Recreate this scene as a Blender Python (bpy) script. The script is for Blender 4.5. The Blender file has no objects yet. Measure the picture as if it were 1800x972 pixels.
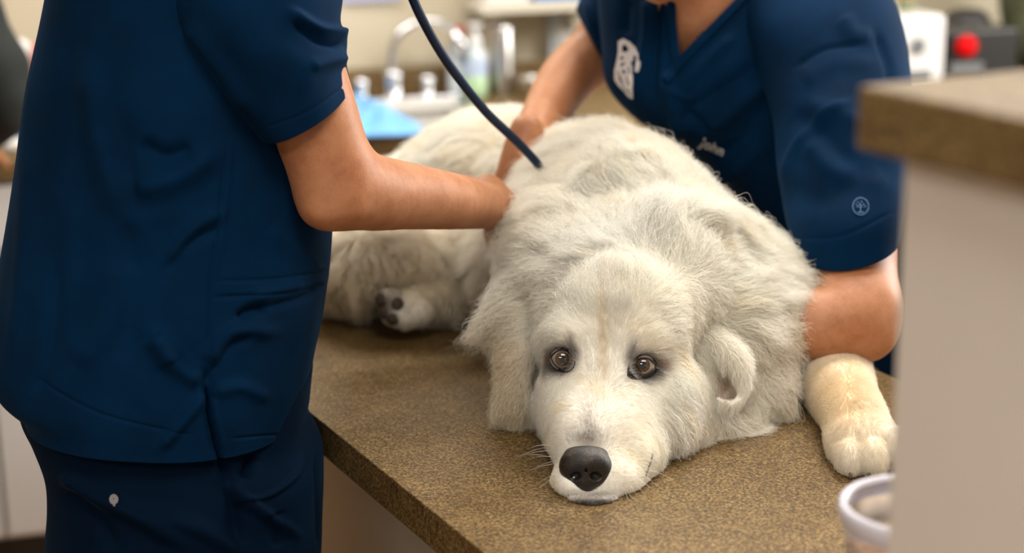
import bpy, math, random
import numpy as np
from mathutils import Vector, Matrix
from mathutils.bvhtree import BVHTree
from mathutils.kdtree import KDTree

random.seed(7)
rng = np.random.default_rng(11)
SC = bpy.context.scene
COL = SC.collection

# ------------------------------------------------------------------ camera
F = 3000.0                      # focal length in pixels of the 1800 x 972 frame
PITCH, ROLL = math.radians(14.7), math.radians(-0.8)
CAMZ, TZ = 1.535, 0.91          # camera height, table height
H = CAMZ - TZ
_U = np.array([0, math.sin(PITCH), math.cos(PITCH)])
FW = np.array([0, math.cos(PITCH), -math.sin(PITCH)])
_X = np.array([1.0, 0, 0])
RT = math.cos(ROLL)*_X + math.sin(ROLL)*_U
UP = -math.sin(ROLL)*_X + math.cos(ROLL)*_U
CO = np.array([0, 0, CAMZ])
def ray(px, py):
    return RT*((px-900)/F) + UP*(-(py-486)/F) + FW
def PD(px, py, d):
    return CO + ray(px, py)*d
def PZ(px, py, z):
    r = ray(px, py)
    return CO + r*((z-CAMZ)/r[2])
def proj(P):
    Q = np.asarray(P, float)-CO
    w = Q@FW
    return 900+F*(Q@RT)/w, 486-F*(Q@UP)/w, w

cam_d = bpy.data.cameras.new('camera'); cam = bpy.data.objects.new('camera', cam_d); COL.objects.link(cam)
cam_d.sensor_width = 36; cam_d.lens = F/1800*36
cam_d.dof.use_dof = True; cam_d.dof.focus_distance = 1.72; cam_d.dof.aperture_fstop = 2.7
cam_d.clip_start = 0.05
M = Matrix.Identity(4)
for i in range(3):
    M[i][0], M[i][1], M[i][2], M[i][3] = RT[i], UP[i], -FW[i], CO[i]
cam.matrix_world = M
SC.camera = cam

# ------------------------------------------------------------------ world, lamps, exposure
SC.view_settings.view_transform = 'Standard'; SC.view_settings.look = 'None'
SC.view_settings.gamma = 1; SC.view_settings.use_curve_mapping = False
SC.view_settings.exposure = 0.14
SC.cycles.use_denoising = True
SC.cycles.max_bounces = 8
W = bpy.data.worlds.new('world'); SC.world = W; W.use_nodes = True
W.node_tree.nodes['Background'].inputs[0].default_value = (1.0, 0.95, 0.88, 1)
W.node_tree.nodes['Background'].inputs[1].default_value = 0.42
def area(name, loc, tgt, size, size_y, power, col=(1, 0.95, 0.88)):
    l = bpy.data.lights.new(name, 'AREA'); l.shape = 'RECTANGLE'; l.size = size; l.size_y = size_y
    l.energy = power; l.color = col
    o = bpy.data.objects.new(name, l); COL.objects.link(o); o.location = loc
    o.rotation_euler = (Vector(tgt)-Vector(loc)).to_track_quat('-Z', 'Y').to_euler()
    return o
area('troffer_lamp', (0.9, 2.5, 2.62), (0.9, 2.5, 0), 1.2, 0.6, 40)
area('troffer_lamp', (-0.9, 3.2, 2.62), (-0.9, 3.2, 0), 1.2, 0.6, 30)
area('troffer_lamp', (0.3, 0.6, 2.62), (0.3, 0.6, 0), 1.2, 0.6, 14)
area('troffer_lamp', (-0.9, -0.9, 2.62), (-0.9, -0.9, 0), 1.2, 0.6, 22)  # unseen lamp added behind the camera to brighten the partition panel
area('window_light', (2.6, 3.2, 1.75), (0.2, 2.0, 1.1), 1.2, 1.3, 75, (1.0, 0.975, 0.94))

# ------------------------------------------------------------------ materials
def mat(name, col, rough=0.6, metal=0.0, spec=0.5, **kw):
    m = bpy.data.materials.new(name); m.use_nodes = True
    b = m.node_tree.nodes['Principled BSDF']
    b.inputs['Base Color'].default_value = (*col, 1)
    b.inputs['Roughness'].default_value = rough
    b.inputs['Metallic'].default_value = metal
    b.inputs['Specular IOR Level'].default_value = spec
    for k, v in kw.items():
        b.inputs[k.replace('_', ' ')].default_value = v
    return m
def nodes(m): return m.node_tree.nodes, m.node_tree.links, m.node_tree.nodes['Principled BSDF']
def noise_col(m, stops, scale, detail=4, rough=0.6, dist=0.0, stretch=None):
    N, L, b = nodes(m)
    tc = N.new('ShaderNodeTexCoord'); src = tc.outputs['Object']
    if stretch:
        mp = N.new('ShaderNodeMapping'); mp.inputs['Scale'].default_value = stretch
        L.new(src, mp.inputs[0]); src = mp.outputs[0]
    n = N.new('ShaderNodeTexNoise'); n.inputs['Scale'].default_value = scale; n.inputs['Detail'].default_value = detail
    n.inputs['Roughness'].default_value = rough; n.inputs['Distortion'].default_value = dist
    r = N.new('ShaderNodeValToRGB'); e = r.color_ramp.elements
    while len(e) < len(stops): e.new(0.5)
    for i, (p, c) in enumerate(stops): e[i].position = p; e[i].color = (*c, 1)
    L.new(src, n.inputs[0]); L.new(n.outputs[0], r.inputs[0]); L.new(r.outputs[0], b.inputs['Base Color'])
    return n, r, src
def bump(m, scale, strength, dist=0.001, stretch=None, detail=3):
    N, L, b = nodes(m)
    tc = N.new('ShaderNodeTexCoord'); src = tc.outputs['Object']
    if stretch:
        mp = N.new('ShaderNodeMapping'); mp.inputs['Scale'].default_value = stretch
        L.new(src, mp.inputs[0]); src = mp.outputs[0]
    n = N.new('ShaderNodeTexNoise'); n.inputs['Scale'].default_value = scale; n.inputs['Detail'].default_value = detail
    bp = N.new('ShaderNodeBump'); bp.inputs['Strength'].default_value = strength; bp.inputs['Distance'].default_value = dist
    L.new(src, n.inputs[0]); L.new(n.outputs[0], bp.inputs['Height']); L.new(bp.outputs[0], b.inputs['Normal'])

def laminate_mat():
    m = mat('speckled_laminate', (0.2, 0.13, 0.06), 0.40, spec=0.5)
    N, L, b = nodes(m)
    n, r, src = noise_col(m, [(0.34, (0.035, 0.019, 0.006)), (0.46, (0.11, 0.067, 0.024)), (0.54, (0.20, 0.128, 0.044)), (0.66, (0.39, 0.265, 0.110))], 330, 3, 0.8)
    n2 = N.new('ShaderNodeTexNoise'); n2.inputs['Scale'].default_value = 28; n2.inputs['Detail'].default_value = 3
    L.new(src, n2.inputs[0])
    mx = N.new('ShaderNodeMix'); mx.data_type = 'RGBA'; mx.blend_type = 'MULTIPLY'
    r2 = N.new('ShaderNodeValToRGB'); r2.color_ramp.elements[0].position = 0.3; r2.color_ramp.elements[0].color = (0.72, 0.68, 0.6, 1)
    r2.color_ramp.elements[1].position = 0.65; r2.color_ramp.elements[1].color = (1, 1, 1, 1)
    L.new(n2.outputs[0], r2.inputs[0]); mx.inputs[0].default_value = 1
    L.new(r.outputs[0], mx.inputs[6]); L.new(r2.outputs[0], mx.inputs[7]); L.new(mx.outputs[2], b.inputs['Base Color'])
    bump(m, 300, 0.12, 0.0006)
    return m
LAM = laminate_mat()
SKIN = mat('skin', (0.50, 0.25, 0.145), 0.5, spec=0.4, Subsurface_Weight=0.18, Subsurface_Scale=0.01)
SKIN.node_tree.nodes['Principled BSDF'].inputs['Subsurface Radius'].default_value = (1.0, 0.35, 0.2)
noise_col(SKIN, [(0.3, (0.34, 0.125, 0.052)), (0.5, (0.44, 0.190, 0.088)), (0.72, (0.51, 0.245, 0.130))], 26, 6, 0.75)
bump(SKIN, 420, 0.25, 0.0008)
def cloth_mat(name, c0, c1):
    m = mat(name, c1, 0.8, spec=0.05, Sheen_Weight=0.05, Sheen_Roughness=0.4)
    m.node_tree.nodes['Principled BSDF'].inputs['Sheen Tint'].default_value = (0.1, 0.35, 0.7, 1)
    noise_col(m, [(0.35, c0), (0.7, c1)], 9, 5, 0.6)
    bump(m, 900, 0.2, 0.0006)
    return m
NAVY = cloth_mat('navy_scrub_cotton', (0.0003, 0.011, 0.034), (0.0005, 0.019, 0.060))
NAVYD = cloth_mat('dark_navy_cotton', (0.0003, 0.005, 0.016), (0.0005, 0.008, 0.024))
EMB = mat('white_embroidery', (0.62, 0.60, 0.60), 0.8); bump(EMB, 700, 0.4, 0.001)
EMBB = mat('blue_embroidery', (0.008, 0.06, 0.16), 0.7)
WHITE = mat('white_plastic', (0.72, 0.72, 0.71), 0.4); bump(WHITE, 200, 0.03)
PANEL = mat('grey_white_panel', (0.62, 0.58, 0.535), 0.55); noise_col(PANEL, [(0.3, (0.71, 0.665, 0.61)), (0.7, (0.74, 0.695, 0.64))], 3); bump(PANEL, 300, 0.05)
WALL = mat('cream_wall_paint', (0.55, 0.49, 0.36), 0.8); noise_col(WALL, [(0.3, (0.52, 0.465, 0.34)), (0.7, (0.58, 0.52, 0.39))], 2); bump(WALL, 150, 0.1)
CEIL = mat('ceiling_tile', (0.75, 0.74, 0.7), 0.9); bump(CEIL, 90, 0.3)
FLOOR = mat('wood_floor', (0.35, 0.17, 0.06), 0.4); noise_col(FLOOR, [(0.3, (0.25, 0.11, 0.035)), (0.7, (0.42, 0.22, 0.085))], 6, 5, stretch=(1, 12, 1))
STEEL = mat('brushed_steel', (0.62, 0.62, 0.60), 0.28, 1.0); bump(STEEL, 80, 0.05, stretch=(1, 30, 1))
CHROME = mat('chrome', (0.62, 0.63, 0.65), 0.2, 1.0); bump(CHROME, 10, 0.02)
BLACK = mat('black_plastic', (0.012, 0.012, 0.012), 0.4); bump(BLACK, 200, 0.05)
SHOE = mat('black_leather', (0.02, 0.02, 0.02), 0.5); bump(SHOE, 120, 0.2)

# ------------------------------------------------------------------ mesh helpers
def link(name, me, material, parent=None):
    o = bpy.data.objects.new(name, me); COL.objects.link(o)
    if material is not None: me.materials.append(material)
    if parent is not None: o.parent = parent
    return o
def mesh(name, V, Fc, material, parent=None, smooth=True):
    me = bpy.data.meshes.new(name)
    V = np.asarray(V, float)
    me.from_pydata(V.tolist(), [], [list(map(int, f)) for f in Fc]); me.update()
    if smooth: me.polygons.foreach_set('use_smooth', [True]*len(me.polygons))
    return link(name, me, material, parent)
def tag(o, label, cat, group=None, kind=None):
    o['label'] = label; o['category'] = cat
    if group: o['group'] = group
    if kind: o['kind'] = kind
    return o
def struct(o): o['kind'] = 'structure'; return o
def empty(name, loc=(0, 0, 0), rz=0.0):
    o = bpy.data.objects.new(name, None); COL.objects.link(o); o.location = loc; o.rotation_euler = (0, 0, rz); o.empty_display_size = .05
    return o
class MB:
    def __init__(s): s.V = []; s.F = []
    def add(s, V, Fc):
        b = len(s.V); s.V += [tuple(map(float, v)) for v in V]; s.F += [tuple(int(i)+b for i in f) for f in Fc]; return s
    def hexa(s, P):   # 8 points: bottom 4 ccw, top 4 ccw
        return s.add(P, [(3, 2, 1, 0), (4, 5, 6, 7), (0, 1, 5, 4), (1, 2, 6, 5), (2, 3, 7, 6), (3, 0, 4, 7)])
    def box(s, c, sz, ax=None):
        ax = np.eye(3) if ax is None else np.asarray(ax, float)
        c = np.asarray(c, float); hx, hy, hz = [ax[i]*sz[i]/2 for i in range(3)]
        return s.hexa([c-hx-hy-hz, c+hx-hy-hz, c+hx+hy-hz, c-hx+hy-hz, c-hx-hy+hz, c+hx-hy+hz, c+hx+hy+hz, c-hx+hy+hz])
    def lathe(s, c, prof, n=32, ax=(0, 0, 1)):
        ax = Vector(ax).normalized(); q = ax.to_track_quat('Z', 'Y'); c = Vector(c); V = []; Fc = []
        for r, z in prof:
            for i in range(n):
                a = 2*math.pi*i/n; V.append(c+q @ Vector((r*math.cos(a), r*math.sin(a), z)))
        for k in range(len(prof)-1):
            for i in range(n):
                j = (i+1) % n; Fc.append((k*n+i, k*n+j, (k+1)*n+j, (k+1)*n+i))
        return s.add(V, Fc)
    def tube(s, P, R, n=16, cap=True):
        P = [Vector(p) for p in P]; R = [R]*len(P) if np.isscalar(R) else R
        V = []; Fc = []; t0 = None; nrm = None
        for k, p in enumerate(P):
            t = (P[min(k+1, len(P)-1)]-P[max(k-1, 0)]).normalized()
            if nrm is None: nrm = t.orthogonal().normalized()
            else: nrm = (nrm-t*nrm.dot(t)).normalized()
            bn = t.cross(nrm)
            for i in range(n):
                a = 2*math.pi*i/n; V.append(p+(nrm*math.cos(a)+bn*math.sin(a))*R[k])
        for k in range(len(P)-1):
            for i in range(n):
                j = (i+1) % n; Fc.append((k*n+i, k*n+j, (k+1)*n+j, (k+1)*n+i))
        if cap: Fc.append(tuple(range(n))[::-1]); Fc.append(tuple((len(P)-1)*n+i for i in range(n)))
        return s.add(V, Fc)
    def build(s, name, material, parent=None, bevel=0.0, smooth=False, seg=2):
        o = mesh(name, s.V, s.F, material, parent, smooth)
        if bevel:
            m = o.modifiers.new('bevel', 'BEVEL'); m.width = bevel; m.segments = seg; m.limit_method = 'ANGLE'
        return o
def spline(P, n=8):
    P = np.asarray(P, float); Q = np.vstack([2*P[0]-P[1], P, 2*P[-1]-P[-2]]); out = []
    for i in range(1, len(Q)-2):
        a, b, c, d = Q[i-1:i+3]
        for k in range(n):
            t = k/n; out.append(0.5*((2*b)+(c-a)*t+(2*a-5*b+4*c-d)*t*t+(3*b-3*c+d-a)*t**3))
    out.append(P[-1]); return np.array(out)

# ------------------------------------------------------------------ implicit surfaces
class SDF:
    """smooth blend of ellipsoids and tapered limbs on a grid, turned into one continuous mesh"""
    def __init__(s, lo, hi, h):
        s.lo = np.asarray(lo, float); s.h = h
        s.n = np.ceil((np.asarray(hi)-s.lo)/h).astype(int)+1
        s.F = np.full(s.n, 0.06, np.float32)
    def _sub(s, lo, hi):
        i0 = np.clip(np.floor((lo-s.lo)/s.h).astype(int), 0, s.n-1); i1 = np.clip(np.ceil((hi-s.lo)/s.h).astype(int)+1, 1, s.n)
        if np.any(i1 <= i0): return None, None
        g = [(s.lo[a]+s.h*np.arange(i0[a], i1[a])).astype(np.float32) for a in range(3)]
        return tuple(slice(i0[a], i1[a]) for a in range(3)), np.stack(np.meshgrid(*g, indexing='ij'), -1)
    def _mix(s, sl, d, k, sub):
        a = s.F[sl]
        if sub:
            d = -d; h = np.maximum(k-np.abs(a-d), 0)/k; s.F[sl] = np.maximum(a, d)+h*h*k/4
        else:
            h = np.maximum(k-np.abs(a-d), 0)/k; s.F[sl] = np.minimum(a, d)-h*h*k/4
    def ell(s, c, r, ax=None, k=0.02, sub=False):
        c = np.asarray(c, float); r = np.asarray(r, float); ax = np.stack([RT, UP, FW]) if ax is None else np.asarray(ax)
        ext = np.sqrt(((ax*r[:, None])**2).sum(0))+k+0.012
        sl, G = s._sub(c-ext, c+ext)
        if sl is None: return
        q = (G-c.astype(np.float32))@ax.T.astype(np.float32)
        k0 = np.sqrt(((q/r)**2).sum(-1)); k1 = np.sqrt(((q/r**2)**2).sum(-1))+1e-6
        s._mix(sl, (k0*(k0-1)/k1).astype(np.float32), k, sub)
    def limb(s, pts, k=0.02, sub=False):
        Pp = np.array([p for p, _ in pts]); m = max(q for _, q in pts)+k+0.012
        sl, G = s._sub(Pp.min(0)-m, Pp.max(0)+m)
        if sl is None: return
        if len(pts) > 2:                        # round the joints: resample the chain as a curve
            C4 = spline(np.array([[*p, q] for p, q in pts]), 5); pts = [(c[:3], max(c[3], .3*min(q for _, q in pts))) for c in C4]
        D_ = None
        for (a, ra), (b, rb) in zip(pts[:-1], pts[1:]):
            a = np.asarray(a, float); b = np.asarray(b, float)
            ab = (b-a); t = np.clip(((G-a)@ab)/(ab@ab+1e-9), 0, 1)
            d = np.linalg.norm(G-(a+t[..., None]*ab), axis=-1)-(ra+(rb-ra)*t)
            D_ = d if D_ is None else np.minimum(D_, d)
        s._mix(sl, D_.astype(np.float32), k, sub)
    def e(s, px, py, d, rx, ry, rd, k=0.02, rot=0, sub=False, yaw=0):  # ellipsoid facing the camera; rx, ry in pixels
        c, n = math.cos(math.radians(rot)), math.sin(math.radians(rot))
        a0 = c*RT+n*UP; a1 = -n*RT+c*UP; a2 = FW
        if yaw:
            c, n = math.cos(math.radians(yaw)), math.sin(math.radians(yaw)); a0, a2 = c*a0+n*a2, -n*a0+c*a2
        s.ell(PD(px, py, d), (rx*d/F, ry*d/F, rd), np.stack([a0, a1, a2]), k, sub)
    def l(s, pts, k=0.02, sub=False):       # tapered limb through (px, py, depth, radius in px)
        s.limb([(PD(x, y, d), r*d/F) for x, y, d, r in pts], k, sub)
    def floor(s, z):
        zz = s.lo[2]+s.h*np.arange(s.n[2]); s.F = np.maximum(s.F, (z-zz).astype(np.float32)[None, None, :])
    def nets(s):
        Fv = s.F; Fv[0] = Fv[-1] = 1; Fv[:, 0] = Fv[:, -1] = 1; Fv[:, :, 0] = Fv[:, :, -1] = 1
        S = Fv < 0; nx, ny, nz = Fv.shape
        cs = [(i, j, k) for i in (0, 1) for j in (0, 1) for k in (0, 1)]
        sub = lambda A, c: A[c[0]:nx-1+c[0], c[1]:ny-1+c[1], c[2]:nz-1+c[2]]
        cnt = sum(sub(S, c).astype(np.int8) for c in cs)
        act = np.argwhere((cnt > 0) & (cnt < 8)); idx = np.full((nx-1, ny-1, nz-1), -1, np.int64)
        idx[tuple(act.T)] = np.arange(len(act))
        acc = np.zeros((len(act), 3)); num = np.zeros(len(act))
        for a in range(3):
            o = [b for b in range(3) if b != a]
            for u in (0, 1):
                for v in (0, 1):
                    c0 = [0, 0, 0]; c0[o[0]] = u; c0[o[1]] = v; c1 = list(c0); c1[a] = 1
                    f0 = Fv[tuple((act+c0).T)]; f1 = Fv[tuple((act+c1).T)]
                    x = (f0 < 0) != (f1 < 0); t = np.where(x, f0/(f0-f1+1e-12), 0)
                    p = np.array(c0, float)[None]+0*acc; p[:, a] = t
                    acc[x] += p[x]; num += x
        V = s.lo+s.h*(act+acc/num[:, None]); Q = []
        for a in range(3):
            b, c = (a+1) % 3, (a+2) % 3
            A = np.moveaxis(S, a, 0); x = A[:-1] != A[1:]
            E = np.argwhere(x); E2 = np.zeros_like(E); o = [i for i in range(3) if i != a]
            E2[:, a] = E[:, 0]; E2[:, o[0]] = E[:, 1]; E2[:, o[1]] = E[:, 2]
            ok = np.all(E2[:, o] > 0, 1); E2 = E2[ok]
            d = lambda ub, uc: tuple((E2-np.eye(3, dtype=int)[b]*ub-np.eye(3, dtype=int)[c]*uc).T)
            q = np.stack([idx[d(1, 1)], idx[d(0, 1)], idx[d(0, 0)], idx[d(1, 0)]], 1)
            fl = ~S[tuple(E2.T)]; q[fl] = q[fl][:, ::-1]; Q.append(q)
        Q = np.vstack(Q)
        return V, Q
def fast_mesh(name, V, Q, material, parent=None):
    me = bpy.data.meshes.new(name); me.vertices.add(len(V)); me.vertices.foreach_set('co', V.astype(np.float32).ravel())
    me.loops.add(Q.size); me.loops.foreach_set('vertex_index', Q.astype(np.int32).ravel())
    me.polygons.add(len(Q)); me.polygons.foreach_set('loop_start', np.arange(0, Q.size, 4, dtype=np.int32))
    me.update(calc_edges=True); me.polygons.foreach_set('use_smooth', np.ones(len(Q), bool)); me.validate()
    return link(name, me, material, parent)
def smooth_mesh(V, Q, it=2, lam=0.5):
    for _ in range(it):
        A = np.zeros_like(V); c = np.zeros(len(V))
        for i in range(4):
            for j in ((i+1) % 4, (i+3) % 4):
                np.add.at(A, Q[:, i], V[Q[:, j]]); np.add.at(c, Q[:, i], 1)
        V = V*(1-lam)+lam*A/c[:, None]
    return V
def vnormals(V, Q):
    n = np.cross(V[Q[:, 2]]-V[Q[:, 0]], V[Q[:, 3]]-V[Q[:, 1]]); N = np.zeros_like(V)
    for i in range(4): np.add.at(N, Q[:, i], n)
    return N/(np.linalg.norm(N, axis=1, keepdims=True)+1e-12)
def bvh(V, Q): return BVHTree.FromPolygons([tuple(v) for v in V.tolist()], Q.tolist())
def hit(tree, px, py):
    r = ray(px, py); loc, n, i, d = tree.ray_cast(Vector(CO), Vector(r/np.linalg.norm(r)), 20)
    return (np.array(loc), np.array(n)) if loc is not None else (None, None)
def vnoise(P, scale, seed=0):       # cheap smooth 3-D noise from sines
    r = np.random.default_rng(seed); o = np.zeros(len(P))
    for i in range(6):
        k = r.normal(size=3)*scale; o += np.sin(P@k+r.uniform(0, 6.28))
    return o/6*1.6

# ------------------------------------------------------------------ room
UD = (lambda a, b: (b-a)/np.linalg.norm(b-a))(PZ(530, 712, TZ)[:2], PZ(850, 972, TZ)[:2])   # along the table, towards the camera
UD = np.array([UD[0], UD[1], 0]); ND = np.array([-UD[1], UD[0], 0])                       # across the table, to the right
ZD = np.array([0, 0, 1.0])
wa = math.radians(15); WD = np.array([math.cos(wa), math.sin(wa), 0]); WN = np.array([math.sin(wa), -math.cos(wa), 0])  # back wall run, and into the room
CF = PZ(700, 243, TZ)                       # a point on the back counter's front edge
def wp(s, t, z): return CF+WD*s-WN*t+ZD*(z-TZ)   # s along the counter, t behind its front edge
def on_wall(px, py, t):                      # point on the vertical plane t behind the counter edge
    r = ray(px, py); q = CF-WN*t; k = ((q-CO)@WN)/(r@WN); return CO+r*k
ax_w = [WD, -WN, ZD]
WB = 0.62
struct(MB().box((0, 2.2, -0.05), (9, 9.5, 0.1)).build('floor', FLOOR))
struct(MB().box((0, 2.2, 2.72), (9, 9.5, 0.08)).build('ceiling', CEIL))
struct(MB().box(wp(0.6, WB+0.06, 1.34), (8.5, 0.1, 2.68), ax_w).build('wall_back', WALL))
struct(MB().box((-3.4, 2.0, 1.34), (0.1, 9, 2.68)).build('wall_left', WALL))
struct(MB().box((3.9, 2.0, 1.34), (0.1, 9, 2.68)).build('wall_right', WALL))
for q, (x, y) in enumerate(((0.9, 2.5), (-0.9, 3.2), (0.3, 0.6), (-0.9, -0.9))):  # the last fixture goes with the added lamp behind the camera
    t = empty('ceiling_light', (x, y, 2.68))
    tag(t, ['recessed ceiling light above the man holding the dog', 'recessed ceiling light near the sink wall', 'recessed ceiling light above the camera side of the exam table', 'added ceiling light behind the camera, brightening the near partition panel'][q], 'ceiling light')
    f = MB()
    for sx, sy, w, d in ((0, .32, 1.28, .04), (0, -.32, 1.28, .04), (.62, 0, .04, .6), (-.62, 0, .04, .6)): f.box((sx, sy, -.02), (w, d, .04))
    f.build('frame', WHITE, t)
    em = bpy.data.materials.get('lit_diffuser')
    if em is None:
        em = mat('lit_diffuser', (0.9, 0.9, 0.9)); nodes(em)[2].inputs['Emission Color'].default_value = (1, .95, .88, 1); nodes(em)[2].inputs['Emission Strength'].default_value = 3
    MB().box((0, 0, -.008), (1.2, .6, .01)).build('diffuser', em, t)

# back counter: worktop, upstand, cabinets
counter = empty('back_countertop', tuple(wp(0.3, WB/2, TZ)))
tag(counter, 'long brown laminate worktop along the cream back wall', 'countertop')
def lcl(o, root):                # keep world coordinates while parented to a moved root
    o.parent = root; o.matrix_parent_inverse = (Matrix.Translation(root.location) @ Matrix.Rotation(root.rotation_euler.z, 4, 'Z')).inverted()
    return o
def addc(mb, name, material, root, **k): return lcl(mb.build(name, material, None, **k), root)
def st_of(px, py, z=TZ): q = PZ(px, py, z)-CF; return q@WD, -(q@WN)
SS0 = st_of(655, 228); SS1 = st_of(868, 222); sl, sr, sf, sb_ = SS0[0], SS1[0], .10, .44
cm = MB()
for a0, a1, b0, b1 in ((-2.6, sl, 0, WB), (sr, 3.9, 0, WB), (sl, sr, 0, sf), (sl, sr, sb_, WB)): cm.box(wp((a0+a1)/2, (b0+b1)/2, TZ-.019), (a1-a0, b1-b0, .038), ax_w)
addc(cm, 'worktop', LAM, counter)
addc(MB().box(wp(0.65, WB-.010, TZ+.033), (6.5, .02, .065), ax_w), 'upstand', LAM, counter, bevel=.002)
CABM = mat('white_cabinet_laminate', (0.66, 0.64, 0.62), 0.45); bump(CABM, 150, .04)
def cabinet(s0):
    t = empty('base_cabinet', tuple(wp(s0+.3, .3, 0)), wa); bl = lambda m, n, M, **k: m.build(n, M, t, **k)
    bl(MB().box((0, .0, .485), (.598, .54, .765)), 'carcass', CABM, bevel=.001)
    bl(MB().box((0, .03, .05), (.598, .50, .10)), 'toe_kick', BLACK)
    for sx in (-1, 1):
        d = bl(MB().box((sx*.149, -.281, .415), (.292, .02, .60)), 'door', CABM, bevel=.002)
        MB().tube([(sx*.03, -.291, .58), (sx*.03, -.315, .585), (sx*.03, -.315, .665), (sx*.03, -.291, .67)], .005, 10).build('handle', STEEL, d, smooth=True)
    d = bl(MB().box((0, -.281, .795), (.590, .02, .13)), 'drawer', CABM, bevel=.002)
    MB().tube([(-.05, -.291, .795), (-.045, -.315, .795), (.045, -.315, .795), (.05, -.291, .795)], .005, 10).build('handle', STEEL, d, smooth=True)
    return t
c0s = (PZ(14, 915, .1)-CF)@WD-.6
cabl = ['white base cabinet at the left end of the back counter', 'white base cabinet behind the standing person legs', 'white base cabinet below the left part of the sink', 'white base cabinet below the faucet and sink bowl', 'white base cabinet behind the dog rump', 'white base cabinet behind the leaning person', 'white base cabinet below the white analyser']
for i in range(7):
    if i == 0: cab = cabinet(c0s); proto_c = cab
    else:
        cab = proto_c.copy(); COL.objects.link(cab); cab.location = tuple(wp(c0s+.3+.6*i, .3, 0))
        for ch in proto_c.children:
            d = ch.copy(); COL.objects.link(d); d.parent = cab
            for g in ch.children: h = g.copy(); COL.objects.link(h); h.parent = d
    tag(cab, cabl[i], 'cabinet', 'white base cabinets under the back counter')
# sink
sk = empty('sink', tuple(wp((sl+sr)/2, (sf+sb_)/2, TZ))); tag(sk, 'stainless steel sink bowl set in the back counter under the gooseneck tap', 'sink')
m = MB(); z0 = TZ-.17; e = .03
def rect(a, z): return [wp(sl-a, sf-a, z), wp(sr+a, sf-a, z), wp(sr+a, sb_+a, z), wp(sl-a, sb_+a, z)]
L4 = [rect(e, TZ+.001), rect(e, TZ+.006), rect(.0, TZ+.006), rect(-.012, TZ-.01), rect(-.02, z0), rect(-.15, z0-.004)]
V4 = [p for r4 in L4 for p in r4]; F4 = [(k*4+i, k*4+(i+1) % 4, (k+1)*4+(i+1) % 4, (k+1)*4+i) for k in range(5) for i in range(4)]+[(20, 21, 22, 23)]
m.add(V4, F4); addc(m, 'bowl', STEEL, sk)
addc(MB().lathe(wp((sl+sr)/2, (sf+sb_)/2, z0-.003), [(0, .001), (.03, .002), (.04, .004), (.045, .001)], 24), 'drain', CHROME, sk)
# tap
TT = .52
fa = empty('faucet', tuple(PZ(692, 178, TZ))); tag(fa, 'tall chrome gooseneck tap with lever handles behind the sink', 'faucet')
fb = PZ(692, 178, TZ); ft = -(fb-CF)@WN
ow = lambda px, py: on_wall(px, py, ft)
addc(MB().lathe(fb, [(.03, 0), (.03, .008), (.022, .014), (.02, .05), (.023, .055), (.023, .07), (.015, .075), (0, .075)], 24), 'base', CHROME, fa, smooth=True)
addc(MB().tube(spline([ow(692, 165), ow(688, 110), ow(697, 68), ow(728, 42), ow(768, 38), ow(802, 60), ow(818, 96)], 8), .0095, 16), 'spout', CHROME, fa, smooth=True)
addc(MB().tube([ow(800, 56)-WN*.0, ow(818, 96)], [.014, .017], 20), 'nozzle', CHROME, fa, smooth=True)
addc(MB().box(wp((fb-CF)@WD, ft, TZ+.006), (.30, .06, .012), ax_w), 'deck_plate', CHROME, fa, bevel=.004)
for hx in (636, 752):
    b = ow(hx, 178); b[2] = TZ; h = addc(MB().lathe(b, [(.022, 0), (.022, .008), (.014, .014), (.013, .035), (.018, .042), (.017, .055), (.006, .062), (0, .062)], 24), 'handle', CHROME, fa, smooth=True)
    l = MB().tube([b+ZD*.052, b+ZD*.060+WD*(.05 if hx > 700 else -.04), b+ZD*.064+WD*(.075 if hx > 700 else -.06)], [.006, .005, .008], 12).build('lever', CHROME, h, smooth=True); l.matrix_parent_inverse = (Matrix.Translation(fa.location)).inverted() @ Matrix.Identity(4); l.matrix_parent_inverse = h.matrix_parent_inverse.copy()
# blue drape by the sink
BLUE = mat('light_blue_pad', (0.16, 0.42, 0.80), 0.75); noise_col(BLUE, [(.3, (.14, .38, .76)), (.7, (.2, .47, .85))], 12); bump(BLUE, 90, .4, .003)
Pb = [(600, 178), (640, 182), (680, 200), (738, 234), (728, 246), (640, 250), (590, 252)]
cx = np.mean([p[0] for p in Pb]); cy = np.mean([p[1] for p in Pb]); m = MB(); rows = 10; cols = spline([*Pb, Pb[0]], 6)[:-1]; Vv = []
for k in range(rows):
    f = 1-k/(rows-1)*.98
    for (x, y) in cols:
        q = PZ(cx+(x-cx)*f, cy+(y-cy)*f, TZ); q[2] = TZ+.010+.028*(1-f)+.010*math.sin(x*.08+f*5)*(1-f)*f*4; Vv.append(q)
nn = len(cols); m.add(Vv, [(k*nn+i, k*nn+(i+1) % nn, (k+1)*nn+(i+1) % nn, (k+1)*nn+i) for k in range(rows-1) for i in range(nn)]+[tuple((rows-1)*nn+i for i in range(nn))])
o = m.build('absorbent_pad', BLUE, None, smooth=True); tag(o, 'light blue absorbent pad folded over the edge of the steel sink', 'pad'); sm = o.modifiers.new('t', 'SOLIDIFY'); sm.thickness = .006
def stand(px, py, z=TZ): return PZ(px, py, z)
def on_counter(px, t): # stand on the counter at column px, t behind its front edge
    lo, hi = -400, 500
    for _ in range(50):
        mid = (lo+hi)/2; q = PZ(px, mid, TZ) if ray(px, mid)[2] < -1e-3 else None
        if q is None or -(q-CF)@WN > t: lo = mid
        else: hi = mid
    return PZ(px, hi, TZ)
def lathe_thing(name, c, label, cat, parts, group=None):
    t = empty(name, tuple(c)); tag(t, label, cat, group)
    for n_, prof, M_ in parts: MB().lathe((0, 0, 0), prof, 28).build(n_, M_, t, smooth=True)
    return t
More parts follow.
